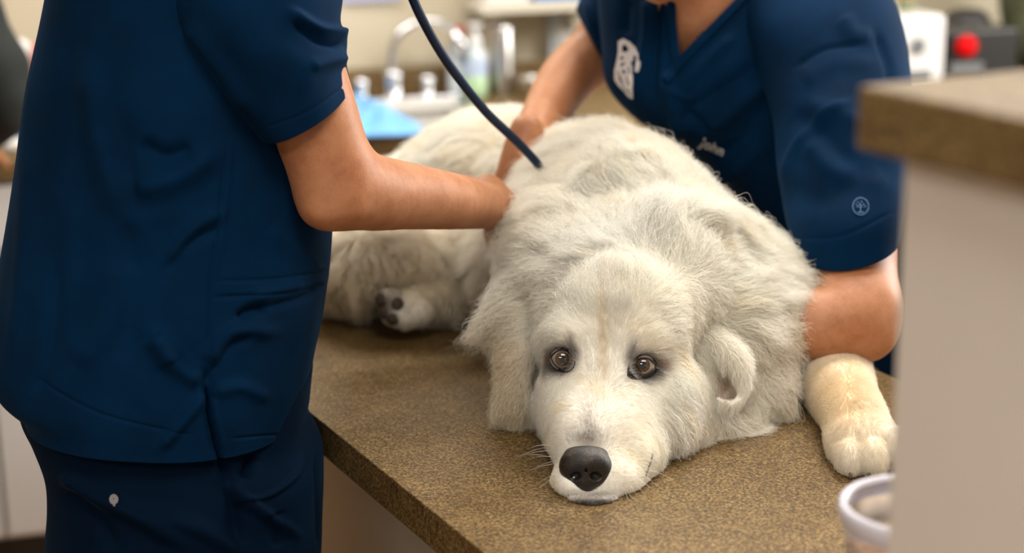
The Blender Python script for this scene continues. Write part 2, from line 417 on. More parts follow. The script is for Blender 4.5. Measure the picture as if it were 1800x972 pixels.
def cm_(name, col, rough=.5, **k): m = mat(name, col, rough, **k); bump(m, 80, .04); return m
RED = cm_('red_plastic', (.55, .03, .03)); GREEN = cm_('pale_green_liquid', (.42, .60, .36), .3); LBL = cm_('pale_blue_label', (.45, .55, .72)); CLR = cm_('cloudy_bottle', (.55, .62, .66), .25); OLIVE = cm_('olive_canvas', (.055, .06, .028), .9); DKG = cm_('charcoal_knit', (.012, .016, .015), .9); LAV = cm_('lavender_paper', (.45, .47, .68), .8); TAN = cm_('tan_card', (.55, .42, .28), .8); GREYM = cm_('grey_plastic', (.14, .15, .155)); BLU2 = cm_('blue_plastic', (.04, .22, .55))
c = on_counter(838, .50); hs = 1.0
lathe_thing('spray_bottle', c, 'cloudy soap bottle with pale blue label and green liquid beside the tap', 'bottle', [('body', [(0, 0), (.025, 0), (.027, .01), (.027, .055), (.026, .056)], GREEN), ('label', [(.0272, .052), (.0275, .055), (.0275, .092), (.0272, .095)], LBL), ('shoulder', [(.027, .093), (.025, .108), (.012, .120), (.011, .13)], CLR), ('pump', [(.013, .128), (.013, .145), (.006, .148), (.006, .165), (.016, .168), (.016, .176), (0, .178)], WHITE)])
c = on_counter(884, .52); lathe_thing('steel_canister', c, 'tall narrow steel canister standing right of the soap bottle', 'canister', [('body', [(0, 0), (.027, 0), (.028, .004), (.028, .150), (.026, .155)], STEEL), ('lid', [(.029, .153), (.029, .168), (.012, .172), (.010, .180), (0, .182)], STEEL)])
c = on_counter(806, .54); lathe_thing('red_capped_bottle', c, 'small red capped bottle partly behind the stethoscope tube', 'bottle', [('body', [(0, 0), (.024, 0), (.025, .01), (.025, .11), (.012, .135)], CLR), ('cap', [(.015, .133), (.017, .135), (.017, .165), (0, .167)], RED)])
c = on_counter(930, .46); lathe_thing('steel_cup', c, 'low steel cup right of the tall canister', 'cup', [('body', [(0, .002), (.026, 0), (.033, .045), (.034, .047), (.032, .046), (.025, .004), (0, .004)], STEEL)])
# shelf on the back wall
sh = empty('wall_shelf', tuple(on_wall(930, 15, WB))); tag(sh, 'pale shelf on the back wall above the steel canister', 'shelf')
a, b = on_wall(845, 26, WB-.15), on_wall(1060, 26, WB-.15); w_ = (b-a)@WD; zt = a[2]
addc(MB().box((a+b)/2*[1, 1, 0]+ZD*(zt+.012)-WN*.075, (w_, .15, .024), ax_w), 'board', cm_('cream_shelf', (.62, .58, .48)), sh, bevel=.002)
for p_ in (a+WD*.05, b-WD*.05): addc(MB().box(p_*[1, 1, 0]-WN*.10+ZD*(zt-.03), (.02, .09, .06), ax_w), 'bracket', cm_('cream_bracket', (.55, .5, .4)), sh, bevel=.002)
def wbox(name, px0, px1, t0_, t1_, zb, zt_, M_, label, cat, lid=None, bevel=.004):
    a, b = on_wall(px0, 20, t0_), on_wall(px1, 20, t0_); w_ = (b-a)@WD; c = (a+b)/2-WN*(t1_-t0_)/2; t = empty(name, (c[0], c[1], zb), wa); tag(t, label, cat)
    MB().box((0, 0, (zt_-zb)/2), (w_, t1_-t0_, zt_-zb)).build('box', M_, t, bevel=bevel)
    if lid: MB().box((0, 0, zt_-zb-.012), (w_+.006, t1_-t0_+.006, .03)).build('lid', lid, t, bevel=.003)
    return t, w_
wbox('glove_box', 856, 930, WB-.13, WB-.02, zt+.024, zt+.13, WHITE, 'white glove box at the left end of the wall shelf', 'box', WHITE)
wbox('file_box', 942, 1045, WB-.13, WB-.02, zt+.024, zt+.15, BLU2, 'blue box on the wall shelf beside the white glove box', 'box', BLU2)
a, b = on_wall(598, 3, WB-.002), on_wall(702, 1, WB-.002); m = MB().box((a+b)/2+ZD*.11, ((b-a)@WD, .002, .22), ax_w); tag(m.build('wall_notice', LAV), 'lavender paper notice taped to the wall above the tap', 'notice')
a = on_wall(990, 62, WB-.012); o = empty('wall_socket', tuple(a)); tag(o, 'pale grey wall socket below the shelf, beside the bent arm', 'socket'); addc(MB().box(a, (.075, .012, .115), ax_w), 'plate', cm_('pale_grey_plate', (.5, .55, .58)), o, bevel=.003); addc(MB().box(a+WN*.007, (.034, .004, .065), ax_w), 'insert', WHITE, o, bevel=.001)
# analyser, black device, clutter at the right
zc = TZ
def top_z(px, py, t): return on_wall(px, py, t)[2]
zt2 = top_z(1600, 28, .15); an, w_ = wbox('white_analyser', 1530, 1667, .15, .5, TZ, zt2, WHITE, 'white boxy lab analyser behind the leaning person shoulder', 'analyser', bevel=.015)
hh = zt2-TZ
MB().lathe((w_*.12, -.176, hh*.62), [(0, 0), (.016, 0), (.02, .003), (0, .004)], 24, ax=(0, -1, 0)).build('dial', GREYM, an); MB().box((w_*.10, -.177, hh*.22), (w_*.42, .006, hh*.2)).build('output_tray', GREYM, an, bevel=.002)
MB().box((-w_*.2, -.1765, hh*.62), (w_*.28, .004, hh*.14)).build('screen', cm_('grey_screen', (.3, .33, .36), .2), an, bevel=.001)
zt3 = top_z(1720, 52, .15); bd, w_ = wbox('black_device', 1671, 1795, .15, .48, TZ, zt3, BLACK, 'black countertop device with a round red button right of the white analyser', 'device', bevel=.008)
hh = zt3-TZ
pr = on_wall(1701, 82, .14); xl = (pr-np.array(bd.location))@WD; zl = pr[2]-TZ
REDL = mat('red_button', (.55, .002, .004), .6, spec=.1); nodes(REDL)[2].inputs['Emission Color'].default_value = (1, .0, .01, 1); nodes(REDL)[2].inputs['Emission Strength'].default_value = .05
MB().lathe((xl, -.166, zl), [(0.026, 0), (.025, .012), (.018, .018), (0, .02)], 32, ax=(0, -1, 0)).build('button', REDL, bd, smooth=True)
MB().box((xl+.005, -.168, zl-.052), (.085, .004, .026)).build('name_plate', GREYM, bd, bevel=.001)
cq = on_wall(1700, 40, .32); cq[2] = zt3; lathe_thing('black_bowl', cq, 'upturned black bowl on top of the black device', 'bowl', [('bowl', [(.058, 0), (.052, .015), (.035, .028), (0, .032)], BLACK)])
cq = on_wall(1812, 60, .36); cq[2] = TZ; bg = empty('canvas_bag', tuple(cq), wa); tag(bg, 'dark olive canvas bag at the far right end of the back counter', 'bag')
S_ = SDF((-.2, -.2, 0), (.2, .2, .5), .008); S_.ell((0.03, 0, .17), (.11, .10, .17), np.eye(3), .05); S_.ell((.05, 0, .30), (.09, .08, .09), np.eye(3), .05); S_.ell((-.02, -.06, .1), (.07, .06, .08), np.eye(3), .02); S_.floor(.003)
v_, q_ = S_.nets(); v_ = smooth_mesh(v_, q_, 2); N__ = vnormals(v_, q_); v_ = v_+N__*(.008*vnoise(v_, 40, 2))[:, None]; fast_mesh('bag_body', v_, q_, OLIVE, bg); MB().tube(spline([(-.05, 0, .36), (-.03, 0, .44), (.05, 0, .46), (.10, 0, .42), (.10, 0, .35)], 6), .008, 10).build('carry_handle', BLACK, bg, smooth=True)
cq = on_wall(1592, 26, .25); cq[2] = zt2; lathe_thing('reagent_bottle', cq, 'small bottle with red cap on top of the white analyser', 'bottle', [('body', [(0, 0), (.018, 0), (.019, .005), (.019, .028), (.012, .034)], cm_('olive_glass', (.18, .2, .1))), ('cap', [(.014, .033), (.014, .055), (0, .056)], RED)])
# clutter at the left end
for nm, px, t_, lab, parts in (('white_bottle', 37, .35, 'white round-lidded bottle at the left end of the back counter', [('body', [(0, 0), (.034, 0), (.036, .01), (.036, .13), (.02, .15)], cm_('tan_body', (.5, .36, .26))), ('cap', [(.03, .148), (.034, .155), (.034, .19), (.024, .2), (0, .202)], WHITE)]),
                             ('blue_cup', 48, .12, 'bright blue cup in front of the red box at the left', [('cup', [(0, .03), (.026, .03), (.030, .085), (.031, .085), (.024, .028), (0, .028)], BLU2), ('saucer', [(0, 0), (.045, .0), (.05, .01), (.028, .03), (0, .03)], WHITE)])):
    lathe_thing(nm, on_counter(px, t_), lab, 'bottle' if 'bottle' in nm else 'cup', parts)
wbox('red_box', 50, 96, .40, .52, TZ, top_z(60, 88, .4), RED, 'red cardboard box beside the white bottle at the left', 'box', bevel=.003)
wbox('tan_tray', 8, 88, .03, .30, TZ, TZ+.022, TAN, 'flat tan tray at the left end of the back counter', 'tray', bevel=.003)

# exam table
tl0, trr = PZ(530, 712, TZ), PZ(1548, 653, TZ)
TWID = (trr-tl0)@ND
def tp(u, n, z=TZ): return tl0+UD*u+ND*n+ZD*(z-TZ)
cc = PD(1507, 150, 1.0); CZ = cc[2]                # near-left corner of the raised ledge
def cp(u, n, z): return cc+UD*u+ND*n+ZD*(z-CZ)
PA, PB = 0.021, 0.020
U0, U1 = -1.25, (cp(PA, PB, TZ)-tl0)@UD-0.002
exam = empty('exam_table', tuple(tp(-0.2, TWID/2, 0)))
tag(exam, 'waist high exam counter with brown speckled laminate top carrying the white dog', 'exam table')
ax_t = [ND, -UD, ZD]
BEIGE = mat('beige_side_panel', (0.42, 0.36, 0.28), 0.6); bump(BEIGE, 200, 0.05)
addc(MB().box(tp((U0+U1)/2, TWID/2, TZ-0.0195), (TWID, U1-U0, 0.039), ax_t), 'countertop', LAM, exam, bevel=0.0012)
addc(MB().box(tp((U0+U1)/2, TWID/2, TZ-0.041), (TWID-0.008, U1-U0-0.008, 0.005), ax_t), 'underlay', mat('dark_core_board', (0.10, 0.07, 0.04), 0.8), exam)
addc(MB().box(tp((U0+U1)/2, TWID/2, 0.4825), (TWID-0.16, U1-U0-0.16, 0.765), ax_t), 'base_cabinet', BEIGE, exam, bevel=0.002)
addc(MB().box(tp((U0+U1)/2, TWID/2, 0.05), (TWID-0.26, U1-U0-0.26, 0.10), ax_t), 'plinth', BLACK, exam)

# raised partition in the foreground
part = empty('raised_counter', (cc[0]+.3, cc[1], 0))
tag(part, 'tall pale partition with raised brown laminate ledge at the near end of the exam counter', 'raised counter')
addc(MB().box(cp(0.5, 0.16, CZ-0.019), (0.32, 1.0, 0.038), ax_t), 'ledge', LAM, part, bevel=0.0025)
addc(MB().box(cp(PA+0.49, PB+0.135, (CZ-0.0385)/2), (0.27, 0.98, CZ-0.0385), ax_t), 'panel', PANEL, part, bevel=0.002)

# tub standing on the table
TUBD = 1.27
tc_ = PD(1620, 893, TUBD); TR = 140/F*TUBD; TH = tc_[2]-TZ
tub = empty('deli_tub', (tc_[0], tc_[1], TZ))
tag(tub, 'round translucent plastic tub of tan kibble near the dog front paw', 'tub')
PLA = mat('translucent_plastic', (0.90, 0.88, 0.92), 0.2, Transmission_Weight=0.9, IOR=1.15); bump(PLA, 30, 0.05)
MB().lathe((0, 0, 0), [(0.0, .001), (TR*.80, .001), (TR*.82, .004), (TR*.95, TH-.012), (TR, TH-.012), (TR*1.0, TH), (TR*.93, TH), (TR*.925, TH-.012), (TR*.79, .006), (0, .005)], 64).build('tub_wall', PLA, tub, smooth=True)
rim = MB().lathe((0, 0, 0), [(TR*.93, TH+.0005), (TR*.94, TH+.004), (TR*1.01, TH+.004), (TR*1.03, TH), (TR*1.02, TH-.01), (TR*1.0, TH-.0115)], 64).build('rim', mat('frosted_rim', (0.66, 0.65, 0.74), 0.35), tub, smooth=True)
kib = MB(); kr = np.random.default_rng(3)
kib.lathe((0, 0, 0), [(0, TH-.035), (TR*.88, TH-.035), (TR*.78, .008), (0, .008)], 40)
for _ in range(260):
    a = kr.uniform(0, 6.28); r = TR*.84*math.sqrt(kr.uniform()); rr = kr.uniform(.004, .006)
    kib.lathe((r*math.cos(a), r*math.sin(a), TH-.036+kr.uniform(0, .006)), [(0, -rr*.6), (rr*.8, -rr*.4), (rr, 0), (rr*.8, rr*.4), (0, rr*.6)], 8, ax=kr.normal(size=3))
KB = mat('tan_kibble', (0.50, 0.33, 0.20), 0.8); noise_col(KB, [(.3, (.36, .2, .09)), (.7, (.62, .44, .32))], 60); o = kib.build('kibble', KB, tub, smooth=True); o['kind'] = 'stuff'

# ------------------------------------------------------------------ dog
FURM = bpy.data.materials.new('white_fur'); FURM.use_nodes = True
N_ = FURM.node_tree.nodes; L_ = FURM.node_tree.links; N_.clear()
out = N_.new('ShaderNodeOutputMaterial'); at = N_.new('ShaderNodeAttribute'); at.attribute_name = 'tint'
hb = N_.new('ShaderNodeBsdfHairPrincipled'); hb.parametrization = 'COLOR'; hb.inputs['Roughness'].default_value = .45; hb.inputs['Radial Roughness'].default_value = .6
df = N_.new('ShaderNodeBsdfDiffuse'); tr = N_.new('ShaderNodeBsdfTranslucent'); m1 = N_.new('ShaderNodeMixShader'); m1.inputs[0].default_value = .25; m2 = N_.new('ShaderNodeMixShader'); m2.inputs[0].default_value = .72
for q in (hb, df, tr): L_.new(at.outputs['Color'], q.inputs['Color'])
L_.new(df.outputs[0], m1.inputs[1]); L_.new(tr.outputs[0], m1.inputs[2]); L_.new(hb.outputs[0], m2.inputs[1]); L_.new(m1.outputs[0], m2.inputs[2]); L_.new(m2.outputs[0], out.inputs[0])
HIDE = mat('dog_skin', (0.62, 0.55, 0.45), 0.8); HN, HL, HB = nodes(HIDE)
ha = HN.new('ShaderNodeAttribute'); ha.attribute_name = 'tint'; HL.new(ha.outputs['Color'], HB.inputs['Base Color'])
bump(HIDE, 300, 0.3, 0.001)

D = SDF((-0.62, 1.45, TZ-0.02), (0.62, 2.75, TZ+0.40), 0.0042)
# trunk: neck, shoulders, back, rump
D.e(1140, 455, 1.98, 158, 125, .15, k=.05)
D.e(1090, 365, 2.06, 135, 108, .15, k=.05)
D.e(985, 445, 1.96, 72, 100, .10, k=.03)
D.e(1040, 318, 2.20, 115, 84, .16, k=.05)
D.e(985, 335, 2.35, 140, 105, .15, k=.05)
D.e(880, 310, 2.46, 150, 105, .15, k=.05)
D.e(760, 370, 2.48, 140, 90, .14, k=.05)
D.e(1150, 560, 1.97, 200, 130, .11, k=.05)
D.e(1250, 525, 2.00, 122, 130, .12, k=.05)
D.e(1345, 520, 1.99, 50, 70, .07, k=.04)
D.e(960, 430, 2.08, 60, 120, .12, k=.04)
# neck ruff around the skull
D.e(1110, 520, 1.90, 150, 90, .08, k=.04)
D.e(1105, 480, 1.88, 125, 70, .08, k=.04)
D.e(1000, 510, 1.865, 60, 48, .06, k=.04)
D.e(1190, 515, 1.865, 62, 52, .06, k=.04)
D.e(1240, 600, 1.90, 130, 110, .07, k=.04)
D.e(1330, 580, 1.93, 65, 80, .06, k=.03)
D.e(940, 570, 1.90, 60, 90, .06, k=.03)
D.e(1235, 700, 1.875, 85, 70, .06, k=.03)
D.e(1225, 735, 1.845, 70, 52, .05, k=.03)
D.e(1300, 690, 1.88, 60, 60, .05, k=.03)
D.e(950, 690, 1.87, 42, 60, .04, k=.03)
# hind leg folded on the table, belly side
D.e(680, 455, 2.25, 125, 62, .09, k=.03)
D.e(790, 450, 2.26, 55, 62, .06, k=.02)
D.e(880, 480, 2.20, 52, 70, .06, k=.03)
D.l([(610, 480, 2.27, 50), (560, 500, 2.3, 45), (430, 480, 2.35, 40)], k=.03)
D.l([(790, 490, 2.22, 40), (750, 525, 2.19, 34), (712, 540, 2.165, 30)], k=.012)
for x, y, rx, ry in ((735, 548, 24, 22), (712, 558, 22, 20), (690, 548, 20, 24), (682, 524, 18, 18)): D.e(x, y, 2.15, rx, ry, .018, k=.006)
# head
D.e(1090, 545, 1.80, 118, 85, .075, k=.03)             # skull
D.e(1075, 600, 1.775, 120, 62, .06, k=.03)             # brow
D.e(1010, 592, 1.745, 40, 26, .028, k=.02, rot=-15)    # left brow ridge
D.e(1130, 598, 1.745, 46, 26, .028, k=.02, rot=12)
D.e(1062, 660, 1.74, 62, 60, .04, k=.025)              # stop
D.e(1165, 690, 1.78, 70, 68, .05, k=.03)               # cheek
D.e(993, 690, 1.775, 43, 60, .05, k=.03)
D.e(1170, 750, 1.78, 45, 45, .04, k=.03)
D.l([(1062, 680, 1.735, 46), (1045, 740, 1.702, 40), (1032, 790, 1.672, 37)], k=.03)   # bridge
D.e(1012, 765, 1.715, 48, 75, .05, k=.03)               # muzzle sides
D.e(1090, 765, 1.722, 62, 78, .05, k=.03)
D.e(993, 735, 1.772, 34, 66, .05, k=.025)
D.e(1128, 735, 1.772, 56, 75, .055, k=.025)
D.e(1002, 846, 1.672, 34, 34, .030, k=.012)            # flews
D.e(1080, 838, 1.678, 54, 46, .036, k=.016)
D.e(1110, 800, 1.70, 48, 48, .035, k=.015)
D.e(1042, 880, 1.655, 58, 16, .030, k=.010)
# drop ears
D.l([(945, 560, 1.84, 26), (915, 610, 1.84, 22), (905, 680, 1.835, 20)], k=.014)
D.e(912, 650, 1.84, 18, 75, .03, k=.012, rot=-8)
D.l([(1205, 560, 1.84, 26), (1252, 592, 1.815, 15), (1290, 625, 1.792, 11), (1304, 662, 1.785, 11), (1304, 694, 1.782, 10), (1288, 712, 1.782, 9), (1266, 700, 1.785, 9)], k=.008)
D.l([(1215, 600, 1.82, 20), (1235, 650, 1.82, 22), (1262, 690, 1.82, 22)], k=.012)
D.e(1268, 662, 1.785, 24, 40, .018, k=.006, rot=20, sub=True)   # ear hollow
# front leg and paw at the right
D.l([(1440, 630, 1.99, 54), (1464, 664, 1.92, 66), (1484, 700, 1.845, 58), (1506, 745, 1.765, 55)], k=.02)
D.e(1516, 772, 1.735, 62, 46, .045, k=.015)
for x, y, d, rx, ry in ((1493, 806, 1.700, 24, 38), (1534, 804, 1.692, 25, 38), (1570, 784, 1.705, 23, 36), (1473, 788, 1.725, 16, 26)): D.e(x, y, d, rx, ry, .024, k=.0025)
# eye sockets
EYES = [(988, 631, 1.722), (1130, 642, 1.722)]
ER = 0.0122
V, Q = None, None
def eye_c(e, back): return PD(e[0], e[1], e[2])
D.floor(TZ)
V, Q = D.nets(); V = smooth_mesh(V, Q, 2, .5); V[:, 2] = np.maximum(V[:, 2], TZ+.0004)
# find the face surface where the eyes go, then carve the sockets there
t0 = bvh(V, Q); eyes = []
for e in EYES:
    p, n = hit(t0, e[0], e[1]); v = ray(e[0], e[1]); v = v/np.linalg.norm(v)
    c = p+v*(ER*0.62); eyes.append(c); D.ell(c-v*.003, (ER+.0012,)*3, k=.003, sub=True)
V, Q = D.nets(); V = smooth_mesh(V, Q, 2, .45); V[:, 2] = np.maximum(V[:, 2], TZ+.0004)
del D.F
DN = vnormals(V, Q)
dog = fast_mesh('dog', V, Q, HIDE)
tag(dog, 'large white long-haired dog lying on the exam counter with its chin down', 'dog')
DT = bvh(V, Q)

def tint_of(P):
    """coat colour, with shade painted into the ears: white with cream patches, dark hair at eye corners, grey above the nose"""
    x, y, d = proj(P); base = np.array([0.99, 0.965, 0.90]); C = np.tile(base, (len(P), 1))
    m = 0.5+0.5*vnoise(P, 28, 5); C *= (1-np.clip(m, 0, 1)[:, None]*np.array([0.02, .045, .11]))
    m2 = np.clip(vnoise(P, 75, 8)-.35, 0, 1); C *= (1-m2[:, None]*np.array([0.03, .07, .17]))
    def blob(cx, cy, rx, ry, col, a, rot=0, dmin=0, dmax=9, p=1):
        nonlocal C
        c, s = math.cos(rot), math.sin(rot); u = ((x-cx)*c+(y-cy)*s)/rx; v = (-(x-cx)*s+(y-cy)*c)/ry
        w = a*np.exp(-(u*u+v*v)**p)*((d > dmin) & (d < dmax)); C = C*(1-w[:, None])+np.array(col)*w[:, None]
    cream, tan = (0.78, 0.64, 0.42), (0.62, 0.44, 0.24)
    blob(1060, 610, 9, 80, cream, .5, dmax=1.9); blob(1110, 580, 60, 20, cream, .2, dmax=1.9)
    blob(1268, 664, 19, 36, (.36, .23, .15), .85, -.3, dmax=1.86, p=2); blob(1240, 755, 30, 30, cream, .5)  # ear hollow: tan inner skin, darkened further to paint its shade
    blob(903, 620, 22, 90, cream, .75, dmin=1.79); blob(912, 720, 26, 40, cream, .7, dmin=1.79); blob(1325, 600, 22, 26, cream, .5)  # left ear: tan hair, cream strengthened to paint it as shadowed
    blob(1155, 610, 40, 14, cream, .25)
    blob(1480, 690, 90, 90, (0.80, .62, .36), .9, dmin=1.6, dmax=2.1)
    blob(700, 460, 160, 70, (0.80, .68, .47), .7, dmin=2.0); blob(680, 535, 24, 30, (.09, .06, .045), .85, dmin=2.05); blob(1120, 215, 50, 20, (.6, .5, .33), .5)
    g = (0.16, 0.13, 0.11)
    blob(1034, 772, 32, 24, g, .85, dmax=1.8); blob(1036, 738, 13, 34, g, .45, dmax=1.8)
    blob(1006, 608, 6, 14, g, .8, dmax=1.8); blob(1013, 622, 8, 10, g, .75, dmax=1.8); blob(1108, 620, 7, 15, g, .75, .3, dmax=1.8); blob(1102, 634, 8, 8, g, .65, dmax=1.8)
    for (ex, ey, ed), sx in zip(EYES, (1, -1)): 
        blob(ex+(2 if ex > 1060 else -2), ey+3, 31, 25, (.05, .04, .035), .97, dmax=1.8, p=2.5)
    blob(1008, 868, 30, 8, g, .7, dmax=1.8); blob(1062, 868, 36, 9, g, .75, dmax=1.8); blob(1044, 883, 64, 8, (.02, .018, .016), .98, dmax=1.8, p=2)
    blob(968, 625, 9, 6, (.45, .25, .12), .4, dmax=1.8); blob(1156, 634, 12, 6, (.40, .2, .1), .6, .4, dmax=1.8)
    return np.clip(C, .01, .97)
ca = dog.data.attributes.new('tint', 'FLOAT_COLOR', 'POINT')
ca.data.foreach_set('color', np.hstack([tint_of(V)*.95, np.ones((len(V), 1))]).astype(np.float32).ravel())

# --- coat
# (px, py, flow x, flow y, length m, lift, clump size m, how curly)
FLOW = [
 (1040, 765, 0, -1, .005, .25, .003, 0), (1055, 700, 0, -1, .007, .2, .003, 0), (1062, 640, 0, -1, .010, .2, .004, 0), (1070, 590, 0, -1, .014, .25, .005, 0),
 (1085, 530, 0, -1, .020, .35, .006, .1), (1100, 480, .1, -1, .032, .5, .010, .3), (1020, 540, -.5, -1, .020, .3, .006, .1), (960, 560, -.9, .1, .030, .35, .010, .2),
 (975, 600, -.9, .1, .012, .25, .004, 0), (955, 650, -.6, .7, .013, .25, .004, 0), (975, 700, -.5, .6, .010, .25, .004, 0), (975, 760, -.6, -.1, .007, .2, .003, 0),
 (985, 830, -.7, -.1, .005, .25, .003, 0), (1000, 860, -.1, .8, .005, .3, .003, 0), (1060, 860, .1, .8, .005, .3, .003, 0), (1090, 820, .8, -.1, .006, .25, .003, 0),
 (1110, 760, .8, -.1, .008, .25, .003, 0), (1130, 700, .8, .2, .010, .25, .004, 0), (1090, 690, .6, -.5, .008, .2, .003, 0), (1030, 690, -.6, -.5, .007, .2, .003, 0),
 (1180, 690, .6, .6, .016, .3, .006, .1), (1175, 630, .8, .2, .014, .25, .004, 0), (1140, 580, .7, -.5, .014, .25, .005, 0), (1180, 560, .9, -.2, .022, .3, .008, .1),
 (948, 680, -.4, .7, .009, .2, .004, 0), (958, 725, -.5, .4, .008, .2, .004, 0), (948, 645, -.7, .4, .010, .2, .004, 0), (965, 780, -.6, 0, .006, .2, .003, 0), (1005, 740, -.6, -.4, .006, .2, .003, 0), (1075, 740, .6, -.4, .006, .2, .003, 0),
 (1150, 725, .6, .5, .010, .25, .004, 0), (1140, 775, .7, .3, .008, .25, .004, 0), (1195, 665, .5, .7, .015, .25, .005, .1), (1205, 620, .8, .4, .018, .25, .006, .1), (1160, 660, .7, .3, .010, .25, .004, 0), (1000, 670, -.6, .1, .007, .2, .003, 0), (1115, 670, .6, .0, .008, .2, .003, 0),
 (1020, 595, -.4, -.9, .011, .25, .004, 0), (1115, 595, .4, -.9, .011, .25, .004, 0),
 (1160, 760, .3, .9, .022, .3, .008, .2), (1190, 740, .3, 1, .035, .3, .010, .4),
 (905, 600, -.35, 1, .030, .25, .010, .5), (905, 680, -.2, 1, .045, .25, .010, .6), (930, 730, .15, 1, .045, .2, .010, .5),
 (1225, 585, .6, .9, .035, .3, .010, .4), (1250, 600, .5, 1, .035, .25, .010, .4), (1235, 640, .4, 1, .030, .2, .009, .3), (1290, 650, .3, 1, .012, .15, .004, .0), (1300, 700, -.2, 1, .012, .15, .004, 0), (1255, 680, -.2, 1, .025, .2, .008, .3),
 (1230, 760, .45, .9, .055, .3, .012, .7), (1290, 740, .7, .7, .055, .35, .013, .7),
 (1350, 640, .8, .5, .060, .45, .014, .8), (1390, 560, 1, .2, .060, .5, .014, .8), (1380, 480, 1, -.1, .055, .5, .014, .9), (1300, 560, .9, .2, .060, .5, .014, .8),
 (1330, 380, .8, -.5, .050, .5, .013, 1), (1270, 300, .5, -.6, .024, .5, .012, 1), (1180, 240, .2, -.7, .022, .5, .012, .8),
 (1240, 420, .8, -.3, .055, .5, .016, .8), (1150, 420, .2, -.6, .055, .6, .016, .7), (1050, 430, -.5, -.4, .055, .5, .016, .7), (1100, 330, -.1, -.6, .050, .5, .016, .6),
 (1000, 330, -.8, .0, .050, .4, .016, .6), (1040, 230, -.5, -.2, .045, .4, .016, .6), (930, 380, -1, .0, .050, .4, .014, .6), (910, 460, -.8, .6, .055, .4, .014, .7),
 (870, 560, -.9, .45, .060, .35, .012, .8), (920, 520, -.8, .4, .060, .4, .014, .8), (960, 500, -.9, -.1, .045, .45, .012, .5),
 (850, 250, -.8, .2, .040, .35, .016, .4), (750, 300, -.8, .5, .040, .35, .016, .4), (680, 430, -.1, 1, .048, .35, .012, .8), (620, 470, -.2, 1, .055, .35, .012, .8),
 (780, 440, .1, 1, .045, .35, .012, .8), (820, 480, .2, 1, .045, .35, .012, .8), (880, 470, .1, 1, .050, .35, .012, .8), (730, 540, .0, 1, .010, .3, .006, .2), (690, 540, 0, 1, .008, .3, .006, .2),
 (1430, 632, .1, 1, .008, .2, .004, 0), (1465, 634, .1, 1, .008, .2, .004, 0), (1500, 642, .1, 1, .008, .2, .004, 0), (1445, 700, .1, 1, .008, .2, .004, 0),
 (1440, 660, .1, 1, .009, .22, .004, .1), (1480, 700, .25, 1, .009, .22, .004, .1), (1500, 780, .1, 1, .010, .25, .005, .1), (1550, 790, .2, 1, .010, .25, .005, .1), (1500, 820, 0, 1, .008, .25, .004, .1),
]
fp, fv = [], []
for f in FLOW:
    p, n = hit(DT, f[0], f[1])
    if p is None: continue
    fp.append(p); v = f[2]*RT-f[3]*UP; fv.append([*(v/np.linalg.norm(v)), *f[4:]])
fp = np.array(fp); fv = np.array(fv)
NH = 390000
tri = np.vstack([Q[:, [0, 1, 2]], Q[:, [0, 2, 3]]]); e1 = V[tri[:, 1]]-V[tri[:, 0]]; e2 = V[tri[:, 2]]-V[tri[:, 0]]
ar = np.linalg.norm(np.cross(e1, e2), axis=1)/2; cen = V[tri].mean(1); tn = DN[tri].mean(1)
cx_, cy_, cd_ = proj(cen)
front = np.einsum('ij,ij->i', tn, (CO-cen)/np.linalg.norm(CO-cen, axis=1)[:, None])
w = ar*np.where(front > -.3, 1.0, .25)*np.where(cd_ < 1.86, 2.6, np.where(cd_ < 2.1, 1.3, .8)); w[cen[:, 2] < TZ+.002] = 0
ti = rng.choice(len(tri), NH, p=w/w.sum()); a = np.sqrt(rng.uniform(size=NH))[:, None]; b = rng.uniform(size=NH)[:, None]
P0 = V[tri[ti, 0]]*(1-a)+V[tri[ti, 1]]*a*(1-b)+V[tri[ti, 2]]*a*b
Nn = tn[ti]; Nn /= np.linalg.norm(Nn, axis=1, keepdims=True)+1e-9
x, y, d = proj(P0)
keep = np.ones(NH, bool)
for e in EYES: keep &= ~((((x-e[0])/20)**2+((y-e[1])/16)**2 < 1) & (d < 1.80))
keep &= ~(((((x-1029)/42)**2+((y-818)/40)**2) < 1) & (d < 1.75))
keep &= ~((((x-1268)/18)**2+((y-664)/32)**2 < 1) & (d < 1.86) & (rng.uniform(size=NH) < .85))
P0, Nn, x, y, d = P0[keep], Nn[keep], x[keep], y[keep], d[keep]
n = len(P0)
A = np.zeros((n, 7))
for s0 in range(0, n, 40000):
    dd = ((P0[s0:s0+40000, None, :]-fp[None])**2).sum(-1); ww = 1/(dd+1e-5)**2; ww /= ww.sum(1, keepdims=True); A[s0:s0+40000] = ww@fv
fl = A[:, :3]; Ln = A[:, 3]; lift = A[:, 4]; csz = A[:, 5]; curl = A[:, 6]
wn = np.stack([vnoise(P0, 32, 21), vnoise(P0, 32, 22), vnoise(P0, 32, 23)], 1)
wn2 = np.stack([vnoise(P0, 90, 31), vnoise(P0, 90, 32), vnoise(P0, 90, 33)], 1)
fl = fl+(wn*.6+wn2*.45)*np.clip(curl, .06, 1)[:, None]
fl = fl-Nn*np.einsum('ij,ij->i', fl, Nn)[:, None]; fl /= np.linalg.norm(fl, axis=1, keepdims=True)+1e-6
fly = rng.uniform(size=n) < .14*np.clip(curl*2, 0, 1); lift = np.where(fly, lift*2.2, lift*1.25); Ln = Ln*1.12*np.where(fly, 1.15, 1)*(1+.3*vnoise(P0, 60, 41)*np.clip(curl, .1, 1))*rng.uniform(.55, 1.1, n)
K = 7
